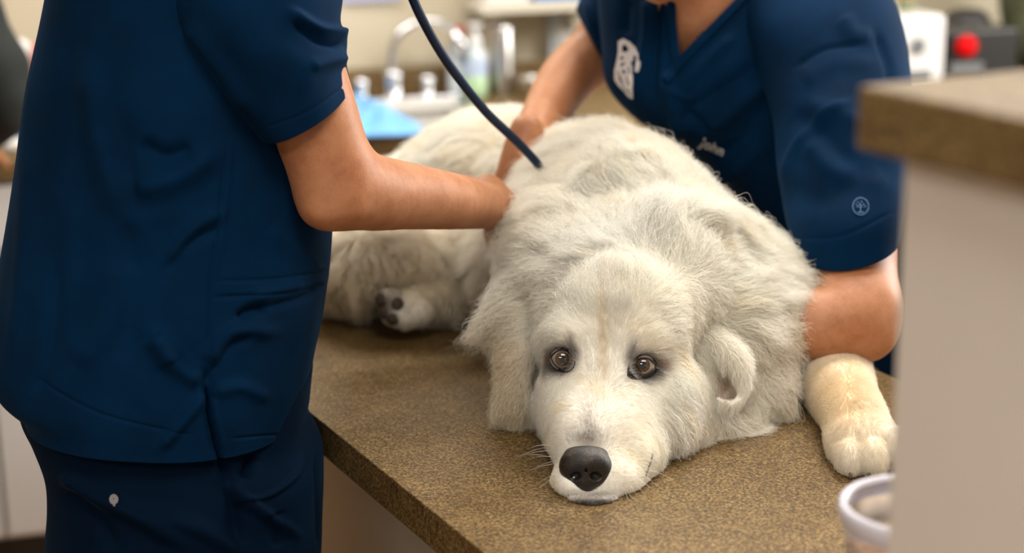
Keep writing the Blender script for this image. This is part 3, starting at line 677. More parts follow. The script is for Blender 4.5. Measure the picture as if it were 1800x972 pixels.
def strands(P0, Nn, fl, Ln, lift, curl, seedv):
    n = len(P0); S = np.zeros((n, K, 3)); S[:, 0] = P0-Nn*.0006
    bn = np.cross(Nn, fl); ph = seedv
    for k in range(1, K):
        t = k/(K-1); lf = lift*(1.5-1.3*t)
        dirv = fl+Nn*lf[:, None]+bn*(curl*.55*np.sin(ph+t*4.2))[:, None]; dirv[:, 2] -= .30*t*np.clip(Ln/.05, 0, 1)
        dirv /= np.linalg.norm(dirv, axis=1, keepdims=True); S[:, k] = S[:, k-1]+dirv*(Ln/(K-1))[:, None]
    return S
S = strands(P0, Nn, fl, Ln, lift, curl, 2.5*vnoise(P0, 55, 61)+rng.normal(size=n)*.25)
# clumping towards guide hairs
for rnd, (frac, strength) in enumerate(((0.016, .74), (0.09, .62))):
    gi = np.flatnonzero(rng.uniform(size=n) < frac*np.clip((.010/np.clip(csz, .003, 1))**1.6, .5, 6))
    kd = KDTree(len(gi))
    for q, g in enumerate(gi): kd.insert(P0[g], q)
    kd.balance()
    near = np.array([kd.find(p)[1] for p in P0.tolist()]); G = S[gi[near]]
    t = np.linspace(0, 1, K)[None, :, None]; cl = (strength*np.clip(.35+.65*curl, 0, 1)*rng.uniform(.6, 1, n))[:, None, None]*t**1.4
    S = S*(1-cl)+(G*(1-.12)+S*.12)*cl
S += rng.normal(size=S.shape)*(np.linspace(0, 1, K)[None, :, None]*(.065*Ln)[:, None, None])
S[:, :, 2] = np.maximum(S[:, :, 2], TZ+.0008+rng.uniform(0, .003, (n, 1)))
def hair_obj(name, S, rad, tint, parent, material):
    n, K = S.shape[:2]; hc = bpy.data.hair_curves.new(name); hc.add_curves([K]*n)
    hc.attributes['position'].data.foreach_set('vector', S.astype(np.float32).ravel())
    R = rad[:, None]*np.clip(1.15-np.linspace(0, 1, K)[None]**2*1.05, .08, 1)
    ra = hc.attributes.get('radius') or hc.attributes.new('radius', 'FLOAT', 'POINT'); ra.data.foreach_set('value', R.astype(np.float32).ravel())
    ta = hc.attributes.new('tint', 'FLOAT_COLOR', 'CURVE'); ta.data.foreach_set('color', np.hstack([tint, np.ones((n, 1))]).astype(np.float32).ravel())
    o = bpy.data.objects.new(name, hc); COL.objects.link(o); hc.materials.append(material); o.parent = parent; return o
tint = tint_of(P0)*np.where(d < 1.9, rng.uniform(.82, 1.05, n), rng.uniform(.9, 1.04, n))[:, None]; tint = np.clip(tint, .01, .97)
rad = np.where(Ln < .02, .00013, .00019)*rng.uniform(.8, 1.2, n)*np.where(d > 2.1, 1.6, 1)
coat = hair_obj('coat', S, rad, tint, dog, FURM); coat['kind'] = 'stuff'
# whiskers
WS = []; wr = np.random.default_rng(5)
for (px, py, fx, fy) in [(975, 800, -1, -.1), (980, 815, -1, .3), (985, 830, -1, .5), (978, 790, -1, -.4), (1110, 840, .8, .5), (1100, 850, .6, .8), (1120, 825, 1, .3), (1090, 855, .4, .9), (972, 780, -1, .1)]*2:
    p, nn = hit(DT, px+wr.uniform(-6, 6), py+wr.uniform(-6, 6))
    if p is None: continue
    f = fx*RT-fy*UP+wr.normal(size=3)*.15; f /= np.linalg.norm(f); q = [p]; L = wr.uniform(.02, .035)
    for k in range(1, K):
        f = f-ZD*.10; f /= np.linalg.norm(f); r_ = q[-1]+(f+nn*.35)*L/K; r_[2] = max(r_[2], TZ+.001); q.append(r_)
    WS.append(q)
WS = np.array(WS); wk = hair_obj('whiskers', WS, np.full(len(WS), .00014), np.full((len(WS), 3), .75), dog, FURM); wk['kind'] = 'stuff'

# eyes
EYE = mat('eyeball_white', (0.30, 0.25, 0.22), 0.12, spec=.7, Coat_Weight=1.0); bump(EYE, 60, .01)
IRIS = mat('brown_iris', (0.10, 0.055, 0.022), 0.2, Coat_Weight=1.0); noise_col(IRIS, [(.3, (.03, .018, .008)), (.7, (.11, .062, .026))], 500, 2)
PUP = mat('black_pupil', (0.003, 0.004, 0.006), 0.06, Coat_Weight=1.0)
LID = mat('dark_eyelid_skin', (0.018, 0.014, 0.013), 0.45); bump(LID, 900, .4, .0005)
def cap(c, r, axis, a0, a1, n=40, m=8):
    q = Vector(axis).to_track_quat('Z', 'Y'); Vv = []; Fc = []
    for i in range(m+1):
        a = a0+(a1-a0)*i/m
        for j in range(n):
            b = 2*math.pi*j/n; Vv.append(Vector(c)+q @ Vector((r*math.sin(a)*math.cos(b), r*math.sin(a)*math.sin(b), r*math.cos(a))))
    for i in range(m):
        for j in range(n): k = (j+1) % n; Fc.append((i*n+j, (i+1)*n+j, (i+1)*n+k, i*n+k))
    return Vv, Fc
OUTL = [[(-21, -4), (-13, -12), (-3, -16), (9, -14), (16, -5), (17, 7), (11, 16), (0, 18), (-10, 13), (-17, 5)],
        [(-21, 14), (-20, 4), (-14, -7), (-3, -13), (10, -12), (21, -4), (28, 2), (19, 9), (9, 17), (-5, 19), (-15, 18)]]
for ei, (e, c) in enumerate(zip(EYES, eyes)):
    look = (CO-c)/np.linalg.norm(CO-c); look = look+RT*(-.02 if ei else .02)+UP*.02
    b = MB().add(*cap(c, ER, look, 0.0, math.pi, 40, 24)).build('eyeball', EYE, dog, smooth=True)
    ic = c; MB().add(*cap(ic, ER+.0003, look, 0.22, 0.62, 40, 8)).build('iris', IRIS, b, smooth=True)
    MB().add(*cap(ic, ER+.00045, look, 0.0, 0.31, 40, 6)).build('pupil', PUP, b, smooth=True)
    ol = spline([*OUTL[ei], OUTL[ei][0]], 5)[:-1]*0.93; m = len(ol); Vv = []; Fc = []; R = 6
    vv = ray(*e[:2]); vv = vv/np.linalg.norm(vv); dc = (c-CO)@FW
    for k in range(R):
        s = [1.0, 1.02, 1.10, 1.22, 1.38, 1.5][k]
        for (ax_, ay_) in ol:
            px, py = e[0]+ax_*s, e[1]+ay_*s
            rr = ray(px, py); rr_ = rr/np.linalg.norm(rr)
            oc = CO-c; bq = oc@rr_; disc = bq*bq-(oc@oc-(ER+.0009)**2)
            sph = CO+rr_*(-bq-math.sqrt(disc)) if disc > 0 else None
            ff = [0, 0, .15, .5, .9, 1][k]; hp, hn = hit(DT, e[0]+ax_*max(s, 1.5), e[1]+ay_*max(s, 1.5))
            skinp = CO+rr*((hp-CO)@FW/(rr@FW)) if hp is not None else PD(px, py, dc)
            base = sph if sph is not None else skinp
            q = base*(1-ff)+skinp*ff-vv*[.0, .0012, .0018, .0014, .0008, -.0012][k]; Vv.append(q)
    for k in range(R-1):
        for j in range(m): Fc.append((k*m+j, k*m+(j+1) % m, (k+1)*m+(j+1) % m, (k+1)*m+j))
    o = mesh('eyelid', Vv, Fc, LID, dog); sm = o.modifiers.new('t', 'SOLIDIFY'); sm.thickness = .0006; sm.offset = -1
# nose leather
Nz = SDF(PD(1030, 820, 1.66)-.05, PD(1030, 820, 1.66)+.05, .0011)
nd = 1.640
p, _ = hit(DT, 1030, 800); nd = (p-CO)@FW-.004
Nz.e(1029, 812, nd+.006, 42, 27, .017, k=.006); Nz.e(1006, 822, nd+.007, 23, 24, .013, k=.006); Nz.e(1054, 825, nd+.007, 23, 24, .013, k=.006)
Nz.e(1030, 838, nd+.004, 33, 23, .012, k=.006); Nz.l([(1030, 850, nd+.004, 14), (1031, 868, nd+.006, 7)], k=.006); Nz.e(1031, 796, nd+.012, 36, 14, .012, k=.006)
for sx in (-1, 1):
    Nz.e(1029+sx*18, 837, nd-.006, 10, 7, .006, k=.003, sub=True, rot=-sx*15); Nz.l([(1029+sx*24, 838, nd-.007, 3), (1029+sx*31, 842, nd-.006, 2)], k=.002, sub=True)
Nz.l([(1030, 825, nd-.008, 2.2), (1031, 866, nd+.004, 2.2)], k=.002, sub=True)
nv, nq = Nz.nets(); nv = smooth_mesh(nv, nq, 2, .4)
NOSE = mat('dark_nose_leather', (0.03, 0.026, 0.023), 0.42, spec=.5)
n_, r_, src_ = noise_col(NOSE, [(.40, (.008, .007, .007)), (.58, (.02, .014, .010)), (.78, (.12, .085, .042))], 55, 6, .7)
NN, NL, NB = nodes(NOSE); vo = NN.new('ShaderNodeTexVoronoi'); vo.inputs['Scale'].default_value = 900; bp = NN.new('ShaderNodeBump'); bp.inputs['Strength'].default_value = .5; bp.inputs['Distance'].default_value = .0006
NL.new(src_, vo.inputs['Vector']); NL.new(vo.outputs[0], bp.inputs['Height']); NL.new(bp.outputs[0], NB.inputs['Normal'])
fast_mesh('nose', nv, nq, NOSE, dog)
# lips
LIP = mat('black_lip', (0.012, 0.010, 0.010), 0.35); bump(LIP, 500, .4, .0008)
def on_dog(px, py, lift=0.0):
    p, n = hit(DT, px, py); return p+n*lift if p is not None else None
lp = [on_dog(*q) for q in ((1147, 798), (1143, 812), (1138, 826), (1134, 838))]; lp = [q for q in lp if q is not None]
if len(lp) > 2: MB().tube(spline(lp, 4), .0012, 8).build('lip', LIP, dog, smooth=True)
# claws
CLAW = mat('horn_claw', (0.10, 0.07, 0.05), 0.4); bump(CLAW, 200, .1)
for px, py, d in ((1494, 838, 1.680), (1528, 840, 1.675), (1566, 815, 1.69)):
    a = PD(px, py-8, d+.008); b = PD(px+1, py+3, d-.002); b[2] = max(b[2], TZ+.0025)
    MB().tube([a, (a+b)/2+ZD*.002, b], [.0028, .0024, .0006], 10).build('claw', CLAW, dog, smooth=True)
PADM = mat('dark_paw_pad', (0.06, 0.04, 0.032), 0.7); bump(PADM, 400, .5, .001)
for px, py, r in ((668, 528, 13), (673, 550, 12), (690, 562, 11), (700, 534, 13)):
    p, nn = hit(DT, px, py)
    if p is None: continue
    MB().lathe(p-nn*.003, [(0, -.004), (r*.0007, -.002), (r*.0008, .002), (r*.0005, .006), (0, .0075)], 16, ax=nn).build('paw_pad', PADM, dog, smooth=True)

# ------------------------------------------------------------------ people
FH = np.array([0, 1.0, 0])
def crom(A, m):
    A = np.asarray(A, float); n = len(A); Q = np.vstack([2*A[0]-A[1], A, 2*A[-1]-A[-2]]); u = np.linspace(0, n-1, m); out = []
    for x in u:
        i = min(int(x), n-2); t = x-i; a, b, c, d = Q[i:i+4]; out.append(0.5*((2*b)+(c-a)*t+(2*a-5*b+4*c-d)*t*t+(3*b-3*c+d-a)*t**3))
    return np.array(out)
def loft(rings, n=160, m=120, ex=2.2):
    """garment tube: rings of (left px, left py, right px, right py, depth, half depth, tilt[, depth change to the right])"""
    A = crom([list(r)+[0]*(8-len(r)) for r in rings], m); th = np.linspace(0, 2*np.pi, n, endpoint=False); V = np.zeros((m, n, 3))
    c_, s_ = np.cos(th), np.sin(th); c_ = np.sign(c_)*np.abs(c_)**(2/ex); s_ = np.sign(s_)*np.abs(s_)**(2/ex)
    for i, r in enumerate(A):
        L = PD(r[0], r[1], r[4]-r[7]); R = PD(r[2], r[3], r[4]+r[7]); b = FH*r[5]+ZD*r[6]
        V[i] = (L+R)/2+(R-L)/2*c_[:, None]+b*s_[:, None]
    I = np.arange(m*n).reshape(m, n); q = np.stack([I[:-1], np.roll(I, -1, 1)[:-1], np.roll(I, -1, 1)[1:], I[1:]], -1).reshape(-1, 4)
    return V.reshape(-1, 3), q
def folds(V, Q, strokes, noise=(.0035, (9, 9, 3), 1), back=0.0):
    N = vnormals(V, Q); x, y, d = proj(V); v = CO-V; v /= np.linalg.norm(v, axis=1, keepdims=True); fc = np.einsum('ij,ij->i', N, v)
    if np.einsum('ij,ij->i', N, V-V.mean(0)).mean() < 0: N = -N; fc = -fc
    fw = np.clip(fc*3+.4, 0, 1); dsp = np.zeros(len(V))
    for pts, w, a in strokes:
        P = spline(pts, 5) if len(pts) > 2 else np.array(pts, float); best = np.full(len(V), 1e9); tt = np.zeros(len(V))
        for k, (p, q) in enumerate(zip(P[:-1], P[1:])):
            e = q-p; t = np.clip(((x-p[0])*e[0]+(y-p[1])*e[1])/(e@e+1e-9), 0, 1); dd = np.hypot(x-p[0]-t*e[0], y-p[1]-t*e[1]); mth = dd < best
            best[mth] = dd[mth]; tt[mth] = (k+t[mth])/(len(P)-1)
        dsp += 1.2*a*np.exp(-(best/w)**2)*np.clip(np.minimum(tt, 1-tt)*6+.25, 0, 1)*fw
    am, sc, sd = noise
    dsp += am*vnoise(V*np.array(sc)/10, 10, sd)*.5+am*.35*vnoise(V*np.array(sc)/10, 24, sd+7)
    return V+N*dsp[:, None], N
def cull(V, Q, poly, near=True):
    x, y, d = proj(V[Q].mean(1)); ins = np.zeros(len(Q), bool); P = poly
    for (x0, y0), (x1, y1) in zip(P, P[1:]+P[:1]):
        c = ((y0 > y) != (y1 > y)) & (x < (x1-x0)*(y-y0)/(y1-y0+1e-9)+x0); ins ^= c
    if near: ins &= d < np.median(proj(V)[2])
    return Q[~ins]
def cloth(name, V, Q, material, parent, thick=.0016):
    used = np.unique(Q); mp = np.full(len(V), -1); mp[used] = np.arange(len(used))
    o = fast_mesh(name, V[used], mp[Q], material, parent); m = o.modifiers.new('t', 'SOLIDIFY'); m.thickness = thick; m.offset = 0
    return o
def ribbon(name, tree, pts, w, material, parent, lift=.002, thick=.0018):
    P = spline(pts, 8); Vv = []; Fc = []
    for i, p in enumerate(P):
        t = P[min(i+1, len(P)-1)]-P[max(i-1, 0)]; t /= np.hypot(*t); nn = np.array([-t[1], t[0]])
        for s in np.linspace(-.5, .5, 5):
            q = p+nn*w*s; h, hn = hit(tree, *q)
            if h is None: h, hn = hit(tree, *p)
            if h is None: h = np.array(Vv[-1]) if Vv else PD(*q, 2)
            r = CO-h; Vv.append(h+r/np.linalg.norm(r)*lift)
    for i in range(len(P)-1):
        for j in range(4): Fc.append((i*5+j, i*5+j+1, (i+1)*5+j+1, (i+1)*5+j))
    o = mesh(name, Vv, Fc, material, parent); m = o.modifiers.new('t', 'SOLIDIFY'); m.thickness = thick; m.offset = 0; return o
def inpoly(x, y, P):
    ins = False
    for (x0, y0), (x1, y1) in zip(P, P[1:]+P[:1]):
        if (y0 > y) != (y1 > y) and x < (x1-x0)*(y-y0)/(y1-y0)+x0: ins = not ins
    return ins
def decal(name, tree, fn, box, step, material, parent, lift=.0012):
    m = MB(); x0, y0, x1, y1 = box
    for x in np.arange(x0, x1, step):
        for y in np.arange(y0, y1, step):
            if not fn(x+step/2, y+step/2): continue
            q = []
            for a, b in ((0, 0), (0, 1), (1, 1), (1, 0)):
                h, hn = hit(tree, x+a*step, y+b*step)
                if h is None: break
                r = CO-h; q.append(h+r/np.linalg.norm(r)*lift)
            if len(q) == 4: m.add(q, [(0, 1, 2, 3)])
    o = m.build(name, material, parent); s = o.modifiers.new('t', 'SOLIDIFY'); s.thickness = .0006; s.offset = 1; return o
def lettering(name, text, tree, x0, y0, size, ang, material, parent, sx=1.0, slant=0, lift=.0014):
    cu = bpy.data.curves.new('t', 'FONT'); cu.body = text; cu.size = 1; cu.offset = .018; cu.resolution_u = 3
    ob = bpy.data.objects.new('t', cu); COL.objects.link(ob); dg = bpy.context.evaluated_depsgraph_get(); me = ob.evaluated_get(dg).to_mesh()
    c, s = math.cos(math.radians(ang)), math.sin(math.radians(ang)); Vv = []
    for v in me.vertices:
        a, b = v.co.x*size*sx+v.co.y*size*slant, -v.co.y*size; h, hn = hit(tree, x0+a*c-b*s, y0+a*s+b*c)
        if h is None: h = PD(x0, y0, 2)
        r = CO-h; Vv.append(h+r/np.linalg.norm(r)*lift)
    Fc = [tuple(p.vertices) for p in me.polygons]; bpy.data.objects.remove(ob); bpy.data.curves.remove(cu)
    o = mesh(name, Vv, Fc, material, parent, False); m = o.modifiers.new('t', 'SOLIDIFY'); m.thickness = .0006; m.offset = 1; return o

def frame(f, up=ZD):
    f = np.asarray(f, float); f /= np.linalg.norm(f); r = np.cross(f, up); r /= np.linalg.norm(r); u = np.cross(r, f); return r, u, f
def add_head(S, c, f, up=ZD):
    r, u, f = frame(f, up); ax = np.stack([r, u, f]); P = lambda a, b, d: c+r*a+u*b+f*d
    S.ell(P(0, .03, -.015), (.073, .085, .092), ax, .03); S.ell(P(0, -.045, .02), (.056, .062, .066), ax, .03); S.ell(P(0, -.095, .052), (.024, .019, .022), ax, .02)
    S.ell(P(0, .028, .062), (.052, .014, .02), ax, .015); S.limb([(P(0, .015, .08), .007), (P(0, -.02, .104), .012)], .012); S.ell(P(0, -.026, .096), (.018, .009, .012), ax, .008)
    for s in (-1, 1):
        S.ell(P(s*.031, .006, .086), (.016, .011, .012), ax, .008, True); S.ell(P(s*.04, -.02, .06), (.022, .02, .02), ax, .02); S.ell(P(s*.077, -.005, -.01), (.009, .031, .019), ax, .006)
    S.ell(P(0, -.056, .081), (.024, .006, .012), ax, .004); S.ell(P(0, -.069, .079), (.02, .007, .012), ax, .004); S.ell(P(0, -.0622, .094), (.026, .0022, .01), ax, .003, True)
    return P, ax
def head_parts(P, ax, par, hair_mat, short=True):
    em = EYE
    for s in (-1, 1):
        c = P(s*.031, .006, .076); b = MB().add(*cap(c, .0118, ax[2], 0, math.pi, 24, 14)).build('eye', em, par, smooth=True)
        MB().add(*cap(c, .0121, ax[2]-ax[1]*.3, 0, .5, 24, 5)).build('iris', IRIS, b, smooth=True)
        MB().tube([P(s*(.031+q), .028+.004*math.cos(q*90), .087-abs(q)*.25) for q in (-.016, -.008, 0, .008, .016)], [.002, .003, .003, .0028, .0015], 8).build('eyebrow', hair_mat, par, smooth=True)
    lo = P(0, .03, -.02)-.16; S = SDF(lo, lo+.32, .005); S.ell(P(0, .045, -.022), (.082, .088, .098), ax, .02); S.ell(P(0, .0, .12), (.075, .062, .09), ax, .02, True); S.ell(P(0, -.1, .03), (.2, .07, .2), ax, .02, True)
    S.limb([(P(.075, .0, .0), .02), (P(.075, .03, .01), .02)], .01); S.limb([(P(-.075, .0, .0), .02), (P(-.075, .03, .01), .02)], .01)
    v, q = S.nets(); v = smooth_mesh(v, q, 2); N = vnormals(v, q); v = v+N*(.003*vnoise(v, 90, 3))[:, None]; fast_mesh('hair', v, q, hair_mat, par)
def add_hand(S, w, fdir, nrm, thumb, curl=.5, sc=1.0):
    """palm from the wrist w along fdir; nrm = back of the hand; thumb = +-1 side; four unequal fingers and a thumb"""
    f = fdir/np.linalg.norm(fdir); n_ = nrm-f*(nrm@f); n_ /= np.linalg.norm(n_); s = np.cross(f, n_)*thumb; ax = np.stack([s, f, n_])
    S.ell(w+f*.045*sc, (.040*sc, .052*sc, .015*sc), ax, .012); S.limb([(w-f*.03, .022*sc), (w+f*.02*sc, .022*sc)], .015)
    for i, (o, L) in enumerate(((.029, .072), (.010, .080), (-.010, .075), (-.028, .060))):
        p = w+f*(.085-.004*abs(i-1))*sc+s*o*sc; g = f+s*o*3; g /= np.linalg.norm(g); pts = [(w+f*.05*sc+s*o*.8*sc, .010*sc), (p, .0098*sc)]
        for k, fr in enumerate((.45, .32, .25)):
            a = curl*(.5+k*.7); g2 = g*math.cos(a)-n_*math.sin(a); p = p+g2*L*fr*sc; pts.append((p, (.0088-.0009*k)*sc))
        S.limb(pts, .0035)
    p = w+f*.025*sc+s*.032*sc; pts = [(w+f*.01*sc+s*.015*sc, .016*sc), (p, .014*sc)]
    for k, fr in enumerate((.034, .030, .024)):
        g = s*(.75-.25*k)+f*(.65+.1*k)-n_*(.25+curl*.3*k); g /= np.linalg.norm(g); p = p+g*fr*sc; pts.append((p, (.0108-.001*k)*sc))
    S.limb(pts, .005)
HAIRB = mat('brown_hair', (0.07, 0.035, 0.015), 0.55); bump(HAIRB, 120, .8, .003, (1, 1, .15))
def shoes(par, pts, f):
    for i, (x, y) in enumerate(pts):
        f = np.asarray(f, float)/np.linalg.norm(f); r = np.array([f[1], -f[0], 0]); c = np.array([x, y, 0.0]); lo = c-np.array([.25, .25, .01]); S = SDF(lo, c+np.array([.25, .25, .16]), .005)
        S.limb([(c-f*.07+ZD*.05, .045), (c+f*.05+ZD*.045, .045), (c+f*.15+ZD*.035, .036)], .03); S.limb([(c-f*.06+ZD*.06, .045), (c-f*.05+ZD*.12, .042)], .02); S.floor(.004)
        v, q = S.nets(); o = fast_mesh('shoe', smooth_mesh(v, q, 2), q, SHOE, par)

# --- person standing at the left edge of the table
SA = SDF((-1.05, 1.15, 0.0), (0.35, 2.45, 2.05), .0055)
hA = PD(500, -520, 1.74); 
SA.l([(330, -80, 1.82, 110), (300, 250, 1.80, 120), (280, 600, 1.80, 125), (310, 760, 1.80, 120)], k=.06)
SA.l([(350, -180, 1.66, 70), (360, -180, 1.98, 70)], k=.05); SA.l([(370, -200, 1.80, 95), (440, -360, 1.77, 90)], k=.05)
SA.l([(415, -120, 1.66, 92), (500, 60, 1.665, 84), (552, 210, 1.675, 80), (590, 322, 1.69, 72)], k=.02)
SA.e(575, 365, 1.68, 40, 30, .022, k=.02); SA.e(562, 374, 1.675, 24, 20, .02, k=.012); SA.e(622, 362, 1.672, 22, 20, .016, k=.012)
SA.l([(597, 325, 1.69, 70), (650, 338, 1.72, 68), (710, 344, 1.77, 60), (795, 354, 1.85, 50), (862, 364, 1.955, 39), (884, 372, 1.975, 36)], k=.02)
add_hand(SA, PD(876, 374, 1.975), RT*.42-UP*.85+FW*.26, RT*.75+UP*.6-FW*.15, 1, .75, .9)
SA.l([(400, -120, 1.98, 80), (520, 180, 2.06, 66), (610, 345, 2.10, 52), (760, 345, 2.14, 42), (850, 352, 2.14, 32)], k=.02)
add_hand(SA, PD(858, 352, 2.14), RT+FW*.2-UP*.2, UP, 1, .5)
for dd, xx in ((-.11, 320), (.11, 300)):
    hp = PD(xx, 800, 1.80+dd*.6); SA.limb([(hp, .065), (np.array([hp[0]-.02, hp[1], .5]), .062), (np.array([hp[0]-.03, hp[1], .09]), .045)], .03)
PhA, axA = add_head(SA, hA, RT*.8-ZD*.5+FH*.1)
vA, qA = SA.nets(); vA = smooth_mesh(vA, qA, 2); del SA.F
manA = fast_mesh('person', vA, qA, SKIN); tag(manA, 'person in navy scrubs standing at the left table edge, bare forearm reaching into the dog', 'person')
head_parts(PhA, axA, manA, HAIRB)
vA1, qA1 = loft([(300, -400, 470, -420, 1.79, .075, 0), (190, -330, 520, -370, 1.79, .15, 0), (140, -240, 570, -260, 1.79, .20, 0), (118, -100, 588, -120, 1.80, .20, 0), (98, 0, 590, -20, 1.80, .19, 0), (74, 120, 590, 100, 1.80, .185, 0),
                 (42, 310, 588, 260, 1.80, .18, 0), (15, 450, 580, 390, 1.80, .175, 0), (-6, 540, 573, 480, 1.80, .175, 0), (-12, 610, 560, 570, 1.80, .175, 0), (12, 655, 547, 630, 1.80, .175, 0), (50, 682, 536, 690, 1.80, .172, .0), (60, 700, 531, 722, 1.80, .170, .0)], 480, 380, 2.35)
FA = [([(150, 110), (185, 280), (250, 420)], 26, .007), ([(235, 330), (300, 318), (380, 268)], 22, .009), ([(245, 250), (290, 275), (340, 262)], 16, -.008), ([(52, 60), (40, 400), (20, 640)], 14, .003),
      ([(200, 180), (230, 400), (215, 640)], 30, -.006), ([(397, 255), (385, 380), (370, 490), (366, 640)], 3.2, -.0022), ([(404, 255), (392, 380), (378, 490)], 6, .0018),
      ([(376, 522), (480, 516), (574, 500)], 3.5, -.0022), ([(376, 494), (480, 490), (576, 474)], 3, -.0012), ([(300, 640), (270, 590)], 20, .006), ([(272, 587), (310, 640), (352, 672)], 16, .007),
      ([(369, 640), (385, 600), (413, 580), (485, 582)], 14, .006), ([(372, 660), (400, 610), (440, 590)], 8, -.004), ([(415, 560), (440, 545), (470, 542)], 9, -.009), ([(470, 540), (520, 525), (560, 505)], 7, -.004), ([(440, 520), (480, 512), (530, 500)], 10, .004),
      ([(280, 790), (330, 730), (366, 690)], 10, .006), ([(376, 690), (420, 680), (470, 700)], 12, .004), ([(300, 460), (340, 400), (392, 370)], 12, .005), ([(290, 480), (330, 430), (385, 400)], 10, -.004),
      ([(60, 665), (180, 728), (340, 765)], 3, -.0014), ([(405, 770), (530, 760)], 3, -.0014), ([(362, 640), (366, 700), (372, 740), (385, 800)], 12, -.007), ([(364, 684), (370, 730), (379, 765), (392, 830)], 3.5, -.016), ([(372, 700), (380, 740), (392, 790)], 5, .004), ([(130, 640), (200, 560), (215, 460)], 26, .005), ([(60, 700), (90, 600), (100, 450)], 16, -.004),
      ([(470, 400), (520, 440), (560, 480)], 20, .003), ([(110, 20), (150, 300), (140, 500)], 30, -.004)]
vA1, _ = folds(vA1, qA1, FA, (.0035, (12, 12, 4), 3))
SL = [(358, 690), (374, 690), (392, 740), (404, 820), (368, 820), (370, 740)]
qs = qA1
tA = bvh(vA1, qA1); topA = cloth('scrub_top', vA1, qs, NAVY, manA)
v, q = loft([(240, -290, 540, -350, 1.68, .05, 0), (268, -160, 590, -220, 1.68, .085, 0), (285, -60, 598, -100, 1.68, .09, 0), (298, 10, 598, -10, 1.675, .088, 0), (335, 70, 594, 40, 1.672, .082, 0), (380, 130, 606, 75, 1.67, .075, 0), (425, 188, 604, 112, 1.67, .068, .01), (461, 231, 613, 155, 1.67, .062, .014)], 240, 150, 2.1)
v, _ = folds(v, q, [([(510, 20), (560, 52), (610, 62)], 9, .007), ([(515, 40), (560, 72), (600, 80)], 7, -.006), ([(540, 118), (580, 106), (610, 100)], 10, .004), ([(330, 40), (390, 120), (440, 200)], 16, .006), ([(300, 40), (360, 120), (420, 205)], 8, -.004), ([(470, 223), (540, 196), (606, 150)], 3, -.001), ([(400, 20), (470, 90), (560, 150)], 40, .004)], (.0035, (10, 10, 6), 12))
cloth('sleeve', v, q, NAVY, manA)
v, q = loft([(240, -250, 540, -300, 1.92, .05, 0), (300, -60, 590, -100, 1.95, .08, 0), (400, 80, 590, 20, 2.0, .075, 0), (465, 160, 600, 90, 2.03, .07, 0)], 80, 40, 2.1); cloth('sleeve', v, q, NAVY, manA)
# trousers
vt, qt = loft([(45, 640, 545, 660, 1.80, .150, 0), (58, 700, 540, 715, 1.80, .150, 0), (78, 740, 538, 750, 1.80, .152, 0), (100, 800, 562, 800, 1.80, .155, 0), (104, 860, 566, 850, 1.80, .155, 0), (98, 930, 564, 920, 1.80, .155, 0), (92, 1010, 560, 1000, 1.80, .155, 0), (95, 1100, 545, 1090, 1.80, .15, 0)], 260, 200, 2.5)
vt, _ = folds(vt, qt, [([(110, 830), (160, 868), (240, 905), (330, 960)], 14, .008), ([(120, 860), (170, 905), (200, 960)], 12, -.006), ([(360, 760), (385, 810), (410, 880), (420, 960)], 12, -.012), ([(372, 760), (400, 850), (520, 940)], 10, .008), ([(412, 880), (470, 872), (520, 835), (528, 795)], 4, .004), ([(430, 840), (448, 800)], 10, -.012), ([(250, 900), (350, 930), (430, 972)], 16, .006), ([(480, 900), (500, 960)], 16, -.006), ([(554, 800), (558, 960)], 4, -.003)], (.004, (10, 10, 5), 33))
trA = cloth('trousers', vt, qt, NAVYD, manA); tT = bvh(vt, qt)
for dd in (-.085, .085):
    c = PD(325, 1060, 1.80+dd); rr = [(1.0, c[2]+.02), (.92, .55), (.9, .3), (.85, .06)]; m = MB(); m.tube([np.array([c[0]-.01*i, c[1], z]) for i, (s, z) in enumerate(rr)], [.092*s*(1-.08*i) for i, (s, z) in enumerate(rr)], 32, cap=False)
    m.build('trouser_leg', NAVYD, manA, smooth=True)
c = PD(325, 1060, 1.80); shoes(manA, [(c[0], c[1]-.085), (c[0], c[1]+.085)], ND)
def crest(x, y):
    u, v = (x-200)/9, (y-878)/10; return (u*u+v*v < .8 and not (abs(u) < .12 and v > -.2)) or (abs(u-.1) < .18 and 0 < v < 1.2)
decal('trouser_crest', tT, crest, (188, 866, 212, 892), 1.0, mat('grey_thread', (.22, .2, .2), .8), trA)

# --- person leaning over the dog from the right
SB = SDF((-0.15, 1.6, 0.0), (1.15, 2.85, 1.98), .0055)
fB = -RT*.30-ZD*.62-FH*.70
r_, u_, f_ = frame(fB); hB = PD(1160, -14, 2.085)+u_*.100-f_*.055
PhB, axB = add_head(SB, hB, fB)
SB.l([(1235, -60, 2.20, 78), (1240, 20, 2.235, 95)], k=.05); SB.e(1230, 10, 2.225, 120, 95, .085, k=.04)
SB.l([(1240, 60, 2.27, 110), (1340, 180, 2.29, 120), (1500, 420, 2.31, 110), (1620, 640, 2.34, 130)], k=.06)
SB.l([(1130, -20, 2.30, 60), (1440, 20, 2.24, 80)], k=.05)
SB.l([(1095, 20, 2.36, 56), (1050, 90, 2.37, 54), (1003, 132, 2.34, 50), (975, 170, 2.29, 45), (942, 225, 2.20, 36), (918, 268, 2.14, 29)], k=.02)
add_hand(SB, PD(916, 270, 2.13), -RT*.22-UP*.9-FW*.12, -RT*.7-FW*.6, -1, .5)
SB.l([(1470, 60, 2.20, 90), (1490, 250, 2.09, 82), (1494, 430, 1.98, 82), (1502, 540, 1.93, 75)], k=.02)
SB.l([(1504, 545, 1.92, 77), (1475, 565, 1.90, 68), (1400, 575, 1.90, 60), (1310, 585, 1.93, 44), (1250, 585, 1.96, 34)], k=.025); SB.e(1526, 590, 1.91, 40, 40, .03, k=.025)
